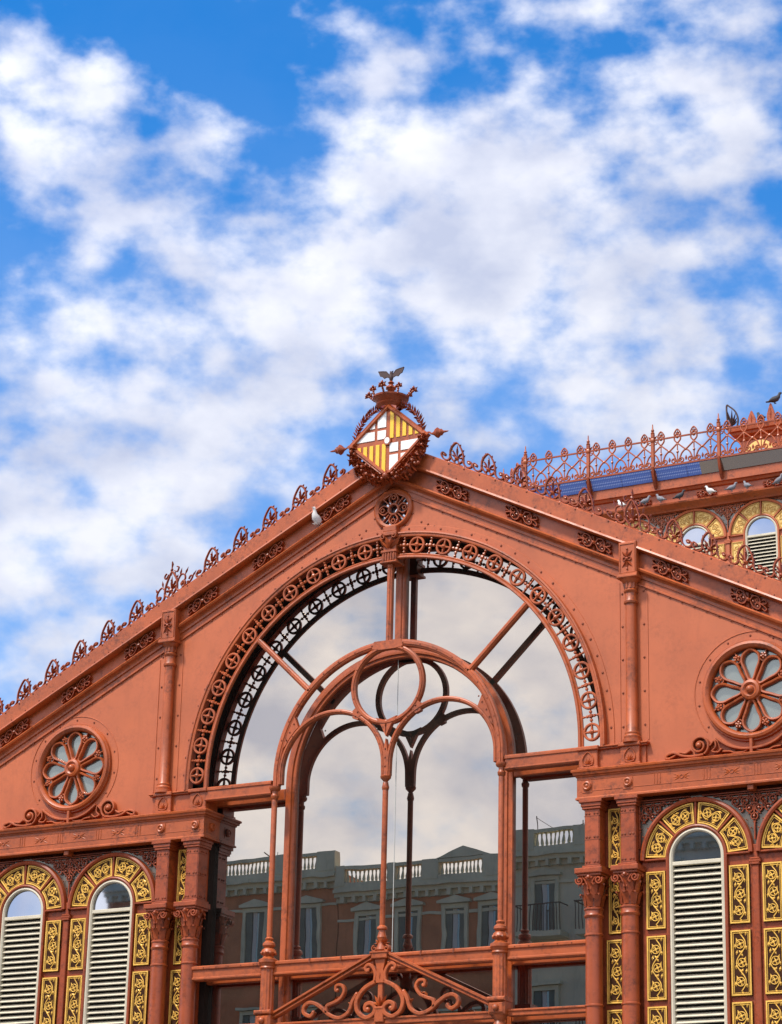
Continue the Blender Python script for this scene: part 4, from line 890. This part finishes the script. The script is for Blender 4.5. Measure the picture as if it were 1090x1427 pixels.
# ================================================================= drum behind, on the right
DR = tag(empty('octagonal_drum', (0, 24, 0)), 'taller ochre and terracotta drum with railing behind the right slope', 'building')
DY = .40; DZ0 = 13.92 + .375 * DY; DX = -.49 * DY
FW = 9.19
mb = MB(); oct_ = [(-FW + .3, .55), (FW - .3, .55), (FW + 12.7, 13.55), (FW + 12.7, 31.5), (FW - .3, 44.5), (-FW + .3, 44.5), (-FW - 12.7, 31.5), (-FW - 12.7, 13.55)]
n = len(oct_); mb.add([(x, y, 0) for x, y in oct_] + [(x, y, 25.3) for x, y in oct_], [(i, (i + 1) % n, n + (i + 1) % n, n + i) for i in range(n)] + [tuple(range(n, 2 * n))]); mb.build('drum_wall', REDW, DR, smooth=0)
DB = make_bay_meshes(OCHRE, OCHRED, REDW)
axis = [-4.06 + DX + WD * k for k in range(-2, 7)]
for i, x in enumerate(axis):
    bay(DB, DR, x, DY + .03, SP + DZ0, 22, joined=True)
    if i: link('pillar', DB['pillar'], DR, (x - WD / 2, DY + .03, SP + DZ0))
    link('spandrel_lattice', DB['lattice', 0], DR, (x - WD / 2, DY + .03, SP + DZ0)); link('spandrel_glass', DB['glass', 0], DR, (x - WD / 2, DY + .03, SP + DZ0))
dl = [(-FW - 6, 6.35), (-FW + .2, .35), (FW - .2, .35), (FW + 6, 6.35)]
mb = MB(); mb.sweep(dl, [(.2, 24.55), (-.02, 24.55), (-.06, 24.60), (-.20, 24.66), (-.26, 24.69), (-.27, 24.73), (.0, 24.76), (0, 25.08), (-.06, 25.10), (-.10, 25.16), (-.16, 25.18), (-.16, 25.46), (.2, 25.46)], plane='xy', caps=False); mb.build('cornice', RED, DR, smooth=30)
FOL = {}
mb = MB(); foliage(mb, .62, .24, -.05, .0); FOL = mb.mesh('rosette', REDD)
for k in range(9): link('rosette', FOL, DR, (-5.6 + 1.93 * k - .17 - 1.93, .33, 24.93))
# gallery: brackets, panels and railing
PV = bpy.data.materials.new('dotted_blue_panel'); PV.use_nodes = True
def pv():
    nt = PV.node_tree; N = nt.nodes; L = nt.links; p = N['Principled BSDF']; p.inputs['Roughness'].default_value = .25
    tc = N.new('ShaderNodeTexCoord'); v = N.new('ShaderNodeTexVoronoi'); v.inputs['Scale'].default_value = 17; v.inputs['Randomness'].default_value = 0.0; L.new(tc.outputs['Object'], v.inputs['Vector'])
    r = N.new('ShaderNodeValToRGB'); L.new(v.outputs['Distance'], r.inputs[0]); r.color_ramp.elements[0].position = .30; r.color_ramp.elements[0].color = (.34, .46, .78, 1); r.color_ramp.elements[1].position = .42; r.color_ramp.elements[1].color = (.09, .17, .50, 1)
    L.new(r.outputs[0], p.inputs['Base Color'])
pv()
posts = [-9.19, -7.23, -5.27, -3.32, -1.37, .58, 2.53, 4.48, 6.43, 8.38]
mb = MB(); mb.sweep([(0.62, 24.98), (.5, 25.05), (.14, 25.30), (.03, 25.55), (-.02, 25.80)], [(-.06, -.035), (-.06, .035), (.05, .035), (.05, -.035)]); BRK = mb.mesh('gallery_bracket', REDD)
for x in posts:
    o = link('gallery_bracket', BRK, DR, (x, 0, 0), (0, 0, pi / 2))
mb = MB(); mb.add([(.0, -.02, 25.74), (1.0, -.02, 25.74), (1.0, .16, 25.44), (0, .16, 25.44), (.0, .02, 25.75), (1.0, .02, 25.75), (1.0, .20, 25.45), (0, .20, 25.45)], [(0, 1, 2, 3), (4, 7, 6, 5), (0, 4, 5, 1), (1, 5, 6, 2), (2, 6, 7, 3), (3, 7, 4, 0)])
PVM = mb.mesh('blue_panel', PV, 0)
for i in range(len(posts) - 1):
    for k in range(2):
        x0 = posts[i] + .07 + .91 * k
        if x0 > -3.9: continue
        o = link('blue_panel', PVM, DR, (x0, 0, 0)); o.scale = (.895, 1, 1)
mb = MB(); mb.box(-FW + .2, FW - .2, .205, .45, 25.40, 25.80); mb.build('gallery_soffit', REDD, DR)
GREYG = glass_mat('gallery_glass', (.7, .66, .6), .35, (.12, .075, .045), .15)
mb = MB(); mb.add([(-3.9, -.02, 25.735), (9.1, -.02, 25.735), (9.1, .16, 25.44), (-3.9, .16, 25.44)], [(0, 1, 2, 3)]); mb.build('gallery_pane', GREYG, DR, smooth=0)
RL = empty('railing', (0, 0, 25.78), DR); relabel(RL, 'lacy iron railing with leaf finials along the drum gallery')
def rail_unit(mb):                     # one lancet of the railing, .488 wide, from 0 to .9
    w = .244; y = 0.0
    mb.ribbon(crv([(-w, .42), (-.12, .30), (-.03, .06)], 5), .038, -.018, .018); mb.ribbon(crv([(w, .42), (.12, .30), (.03, .06)], 5), .038, -.018, .018)
    mb.ribbon(crv([(-w, .40), (-.13, .50), (-.02, .60), (.085, .72), (.075, .84), (0, .90)], 5), .038, -.018, .018); mb.ribbon(crv([(w, .40), (.13, .50), (.02, .60), (-.085, .72), (-.075, .84), (0, .90)], 5), .038, -.018, .018)
    mb.rod([(0, .04), (0, .62)], .018, 0); mb.ball(0, 0, .36, .042, 6, 4); mb.ball(0, 0, .58, .026, 6, 4); mb.ball(w, 0, .41, .042, 6, 4)
    for s in (-1, 1):
        mb.ribbon(spiral(s * .115, .10, .085, .02, 90 + s * 100, 90 + s * 100 - s * 480, 20), .034, -.018, .018); mb.leaf(w * s * .98, .08, pi / 2, .16, .07, -.02, .015)
        mb.leaf(s * .02, .80, radians(90 - s * 50), .13, .07, -.025, .02); mb.leaf(s * .01, .86, radians(90 - s * 20), .13, .045, -.025, .02)
    mb.ball(0, 0, .80, .045, 8, 5); mb.leaf(0, .84, pi / 2, .19, .055, -.025, .02)
    mb.ribbon(crv([(-.05, .80), (-.095, .90), (0, 1.03), (.095, .90), (.05, .80)], 4), .034, -.018, .018)
mb = MB(); rail_unit(mb); RU = mb.mesh('lancet', RED)
mb = MB(); mb.box(-.045, .045, -.045, .045, -.02, 1.0, .01); mb.lathe([(.05, 1.0), (.06, 1.03), (.03, 1.06), (.05, 1.10), (.02, 1.16), (.015, 1.27), (.003, 1.30)], 0, 0, 10); mb.ball(0, -.02, .80, .08, 8, 5, ry=.06); mb.leaf(0, .80, pi / 2, .24, .12, -.06, .0)
for s in (-1, 1): mb.ribbon(spiral(s * .09, .72, .07, .02, 90, 90 + s * 400, 14), .018, -.03, .01); mb.leaf(s * .03, .82, radians(90 - s * 40), .16, .07, -.05, .0)
RP = mb.mesh('post', RED)
mb = MB(); mb.box(-FW, FW, -.03, .03, -.03, .025); mb.box(-FW, FW, -.02, .02, .79, .83); mb.build('rail', REDD, RL)
for x in posts: link('post', RP, RL, (x, 0, 0))
for i in range(len(posts) - 1):
    for k in range(4): link('lancet', RU, RL, (posts[i] + .244 + .488 * k, 0, 0))
# railing along the receding side of the octagon
d45 = sqrt(.5)
for k in range(8): link('lancet', RU, RL, (-FW - (.244 + .488 * k) * d45, (.244 + .488 * k) * d45, 0), (0, 0, -pi / 4))
for k in range(1, 3): link('post', RP, RL, (-FW - 1.952 * k * d45, 1.952 * k * d45, 0), (0, 0, -pi / 4))
mb = MB()
for z0, z1, w in ((-.03, .025, .03), (.795, .827, .016)): mb.sweep([(-FW - 4, 4.0), (-FW, 0.0)], [(-w, z0), (w, z0), (w, z1), (-w, z1)], plane='xy')
mb.build('rail', REDD, RL)
# upper lantern tier
LT = empty('lantern_tier', (0, 6, 0), DR); relabel(LT, 'upper tier with leaf crest seen through the railing')
mb = MB(); mb.box(-5.1, 5.1, .3, 8, 25.2, 29.0); mb.build('lantern_wall', REDW, LT)
mb = MB(); mb.sweep([(-5.1, 8), (-5.1, .3), (5.1, .3), (5.1, 8)], [(.1, 28.72), (-.05, 28.72), (-.08, 28.80), (-.20, 28.86), (-.22, 28.93), (-.28, 28.96), (-.30, 29.06), (-.24, 29.12), (.1, 29.14)], plane='xy'); mb.build('lantern_cornice', RED, LT)
for k in range(6):
    a = empty('lantern_window', (-4.45 + 1.45 * k, .25, 28.15), LT)
    m = MB(); m.sweep([(-.38, -1.6)] + arc(0, 0, .38, 180, 0, 18) + [(.38, -1.6)], [(-.10, .06), (-.10, -.05), (.10, -.05), (.10, .06)]); m.build('arch', OCHRE, a)
    m = MB(); m.plate([[(-.3, -1.6), (.3, -1.6)] + arc(0, 0, .3, 0, 180, 14)], .0, .04); m.build('pane', SKYGLASS, a, smooth=0)
mb = MB(); mb.plate([crv([(-.10, 0), (-.13, .14), (-.07, .32), (0, .46), (.07, .32), (.13, .14), (.10, 0)], 4)], -.03, .03); mb.leaf(0, .04, pi / 2, .36, .10, -.06, -.02); LF = mb.mesh('leaf_crest', RED)
for k in range(16): o = link('leaf_crest', LF, LT, (-4.62 + .61 * k, .05, 29.10)); o.scale = (1, 1, 1.25 if k % 2 else .95)
mb = MB(); yf, yb = -.02, .03
mb.ribbon(crv([(-.12, 0), (-.16, .70), (-.05, .68), (.12, .50), (.20, .25), (.16, 0)], 5), .045, yf, yb)
for k, (a, l) in enumerate(((104, .62), (88, .58), (72, .48), (56, .36), (40, .26))): mb.leaf(-.02, .05, radians(a), l, .075, yf, yb)
mb.build('corner_antefix', IRON, LT, (-5.24, 0, 29.08))
mb = MB(); mb.ribbon(crv([(0, 0), (.05, .16), (-.04, .30), (-.16, .36)], 5), .06, -.02, .03); mb.leaf(-.10, .33, 2.6, .22, .12, -.03, .03); mb.ribbon(crv([(.06, 0), (.14, .12), (.10, .26)], 5), .05, -.02, .03); mb.leaf(.1, .22, 1.9, .16, .09, -.03, .03); mb.build('hip_ornament', IRON, LT, (-6.75, -1.0, 27.0))
mb = MB(); mb.box(-6.9, -5.1, -1.2, 3, 25.2, 26.9); mb.build('lantern_shoulder', REDD, LT)

# ================================================================= pigeons
PG = material('pigeon_grey', (.20, .20, .22), .7, 0, .3, .35, 30); PW = material('pigeon_white', (.62, .60, .57), .7, 0, .3, .15, 30); PD = material('pigeon_dark', (.05, .05, .055), .7, 0, .3, .3, 30)
def pigeon():
    secs = [(-.20, .045, .010, .035), (-.13, .05, .018, .045), (-.09, .075, .04, .055), (-.02, .095, .075, .075), (.06, .125, .075, .07), (.105, .17, .05, .048), (.12, .215, .033, .032), (.135, .25, .037, .034), (.165, .262, .03, .026), (.185, .258, .010, .010), (.205, .252, .004, .004)]
    m = MB(); sg = 10; vs = []; fs = []
    for i, (x, z, rz, ry) in enumerate(secs):
        a = secs[max(0, i - 1)]; b = secs[min(len(secs) - 1, i + 1)]; dx, dz = b[0] - a[0], b[1] - a[1]; l = hypot(dx, dz); nx, nz = -dz / l, dx / l
        for k in range(sg): t = 2 * pi * k / sg; vs.append((x + nx * rz * cos(t), ry * sin(t), z + nz * rz * cos(t)))
    for i in range(len(secs) - 1):
        for k in range(sg): fs.append((i * sg + k, i * sg + (k + 1) % sg, (i + 1) * sg + (k + 1) % sg, (i + 1) * sg + k))
    fs += [tuple(range(sg)), tuple((len(secs) - 1) * sg + k for k in range(sg))]; m.add(vs, fs)
    for s in (-1, 1): m.lathe([(.006, .0), (.006, .06)], .02, s * .025, 5); m.box(-.005, .05, s * .025 - .012, s * .025 + .012, 0, .006)
    return m
PM = {k: pigeon().mesh('pigeon', v) for k, v in (('g', PG), ('w', PW), ('d', PD))}
perch = [(-6.20, 23.95, 24.745, 'w', 2.7, 'white pigeon perched leftmost on the drum cornice'), (-5.53, 23.98, 24.745, 'g', .4, 'grey pigeon on the drum cornice right of the leftmost white one'), (-5.04, 23.98, 24.745, 'g', 2.9, 'grey pigeon third from the left on the drum cornice'),
         (-4.51, 23.98, 24.745, 'd', .2, 'dark pigeon fourth from the left on the drum cornice'), (-3.57, 23.95, 24.745, 'w', 3.0, 'white pigeon beside the scroll rosette on the drum cornice'), (-2.99, 23.98, 24.745, 'g', .5, 'pale grey pigeon on the drum cornice right of the middle white one'),
         (-2.52, 23.98, 24.745, 'g', 2.6, 'grey pigeon second from the right on the drum cornice'), (-1.65, 23.98, 24.745, 'g', -.3, 'grey pigeon rightmost on the drum cornice')]
for x, y, z, c, rz, lab in perch:
    o = link('pigeon', PM[c], None, (x, y, z), (0, 0, rz)); o.scale = (.92,) * 3; tag(o, lab, 'bird', 'pigeons on the drum cornice')
for x, z, lab in ((-4.33, 29.15, 'dark pigeon silhouette left of the tall leaf crest on the upper tier'), (-3.90, 29.65, 'dark pigeon perched highest on a leaf crest at the right edge')):
    o = link('pigeon', PM['d'], None, (x, 30.05, z), (0, 0, 2.4 if x < -4 else .3)); o.scale = (1.25,) * 3; tag(o, lab, 'bird', 'pigeons on the upper tier')
o = link('pigeon', PM['w'], None, (-1.50, -.13, 16.005), (0, -.35, -1.9)); tag(o, 'white bird perched on the left rake moulding near the apex', 'bird')

# ================================================================= houses across the street (seen in the panes)
BRICK = material('brick_render', (.54, .21, .10), .8, 0, .3, .25, 1.2, .3); STONE = material('grey_stone', (.64, .62, .46), .8, 0, .3, .2, 1.0, .4); PALE = material('pale_stucco', (.68, .64, .48), .8, 0, .3, .15, .8, .4)
SHUT = material('shutter_paint', (.14, .17, .15), .6, 0, .3, .2, 2); CURT = material('curtain_white', (.55, .56, .54), .8)
def balustrade(root, x0, x1, y, z, h=.75, step=.17):
    b = empty('balustrade', (x0, y, z), root)
    m = MB(); m.box(0, x1 - x0, -.16, .16, 0, .12); m.box(0, x1 - x0, -.16, .16, h - .13, h); m.build('coping', STONE, b)
    m = MB(); n = max(1, int((x1 - x0) / step))
    for k in range(n): m.lathe([(.04, .12), (.062, .25), (.026, .46), (.045, h - .13)], (k + .5) * (x1 - x0) / n, 0, 6, cap=False)
    tag(m.build('balusters', STONE, b), kind='stuff')
def house(name, label, x0, x1, top, wall, trim, wins, bal, pedi=None, y=-46.0, floors=4, balcony=(), ww=1.0, first=18.8, wh=2.1):
    r = tag(empty(name, (x0, y, 0)), label, 'building'); W = x1 - x0
    m = MB(); m.box(0, W, -10, 0, 0, top - .75); m.build('wall', wall, r)
    m = MB()
    for z0, z1, o in ((top - 1.35, top - 1.15, .10), (top - 1.15, top - .98, .28), (top - .98, top - .85, .42), (top - .85, top - .75, .34), (top - 2.05, top - 1.95, .07)): m.box(-.02, W + .02, -.3, o, z0, z1)
    k = .25
    while k < W - .2: m.box(k, k + .13, .05, .30, top - 1.38, top - 1.12); k += .46
    m.build('cornice', trim, r)
    for a, b in bal: balustrade(r, a - x0, b - x0, .18, top - .75, .75)
    m = MB(); prev = x0
    for a, b in sorted(bal) + [(x1, x1)]:
        if a - prev > .05: m.box(prev - x0, a - x0, -.05, .36, top - .75, top + .02)
        prev = b
    m.build('parapet', trim, r)
    if pedi:
        a, b, h = pedi; m = MB(); m.plate([[(a - x0, top + .02), (b - x0, top + .02), ((a + b) / 2 - x0, top + .02 + h)]], .0, .36); m.build('pediment', trim, r)
    for fl in range(floors):
        zt = first - 4.0 * fl
        for wx in wins:
            w = empty('window', (wx - x0, 0, zt), r)
            m = MB(); h = ww / 2; m.ribbon([(-h, -wh), (-h, 0), (h, 0), (h, -wh)], .16, .10, -.05, .02); m.box(-h - .2, h + .2, -.05, .22, .10, .20); m.box(-h - .15, h + .15, -.05, .18, -wh - .12, -wh)
            if fl == 0: m.plate([[(-h - .2, .20), (h + .2, .20), (0, .42)]], .02, .2)
            m.build('frame', trim, w)
            m = MB(); m.box(-h, h, -.04, .012, -wh, 0); m.build('pane', HOUSEGLASS, w)
            m = MB()
            for s in (-1, 1): m.box(s * h * .62 - h * .3, s * h * .62 + h * .3, .014, .06, -wh, 0)
            m.build('shutter', SHUT, w)
            m = MB(); m.box(-h * .28, h * .10, .013, .018, -wh, -.05); m.build('curtain', CURT, w)
            if (fl, wx) in balcony or (fl > 0):
                m = MB(); m.box(-h - .45, h + .45, 0, .8, -wh - .32, -wh - .14); m.build('balcony_slab', trim, w)
                m = MB()
                for q in range(15): xx = -h - .42 + (2 * h + .84) * q / 14; m.box(xx - .012, xx + .012, .74, .765, -wh - .14, -wh + .85)
                m.box(-h - .45, h + .45, .73, .78, -wh + .83, -wh + .87); 
                for s in (-1, 1): m.box(s * (h + .43) - .015, s * (h + .43) + .015, 0, .77, -wh + .83, -wh + .87)
                m.build('balcony_railing', IRON, w)
    return r
house('townhouse', 'brick townhouse with stone balustrade mirrored in the left pane', -38.6, -28.25, 21.2, BRICK, STONE, [-37.4, -34.6, -31.9, -29.5], [(-38.2, -34.2), (-33.4, -30.9), (-30.5, -29.0)], None, first=19.2)
house('townhouse', 'brick townhouse with low attic gable mirrored in the middle panes', -28.2, -20.95, 20.55, BRICK, STONE, [-26.9, -25.1, -23.1, -21.6], [(-27.8, -25.9), (-25.6, -24.4), (-23.7, -21.8)], (-23.8, -21.5, .42), first=18.75, ww=.95)
house('townhouse', 'grey stucco townhouse with balconies mirrored in the right pane', -20.9, -12.2, 21.35, PALE, STONE, [-19.4, -16.9, -14.4], [(-19.75, -18.1), (-17.4, -15.2), (-14.6, -12.8)], None, balcony=((0, -19.4), (0, -16.9), (0, -14.4)), first=19.5, wh=1.9)
house('townhouse', 'plain stucco townhouse across the street, out of the frame', -12.1, 4.0, 20.6, PALE, STONE, [-10.5, -7.5, -4.5, -1.5, 1.5], [(-11.5, 3.4)], None)
house('townhouse', 'long brick townhouse across the street, out of the frame', -58, -38.7, 16.6, BRICK, STONE, [-56 + 3 * k for k in range(6)], [(-57.5, -39.2)], None, first=14.6, floors=3)
m = MB(); m.rod([(0, 0), (0, .75)], .03, 0); m.rod([(0, .75), (-.55, 1.15)], .025, 0); m.rod([(-.25, .62), (.18, .9)], .012, 0); m.rod([(.05, .4), (.05, 1.1)], .012, 0)
tag(m.build('roof_antenna', IRON, None, (-31.4, -46.5, 20.44)), 'bent roof mast above the balustrade mirrored in the left pane', 'antenna')
m = MB(); m.rod([(0, 0), (0, 1.5)], .02, 0); m.rod([(0, 1.45), (.95, .75)], .010, 0); m.rod([(1.9, 0), (1.9, 1.2)], .018, 0); m.rod([(1.75, 1.0), (2.05, 1.1)], .012, 0); m.rod([(2.2, 0), (2.2, 1.1)], .012, 0)
tag(m.build('roof_antenna', IRON, None, (-20.0, -46.5, 20.55)), 'thin roof aerial with stay wire mirrored in the right pane', 'antenna')
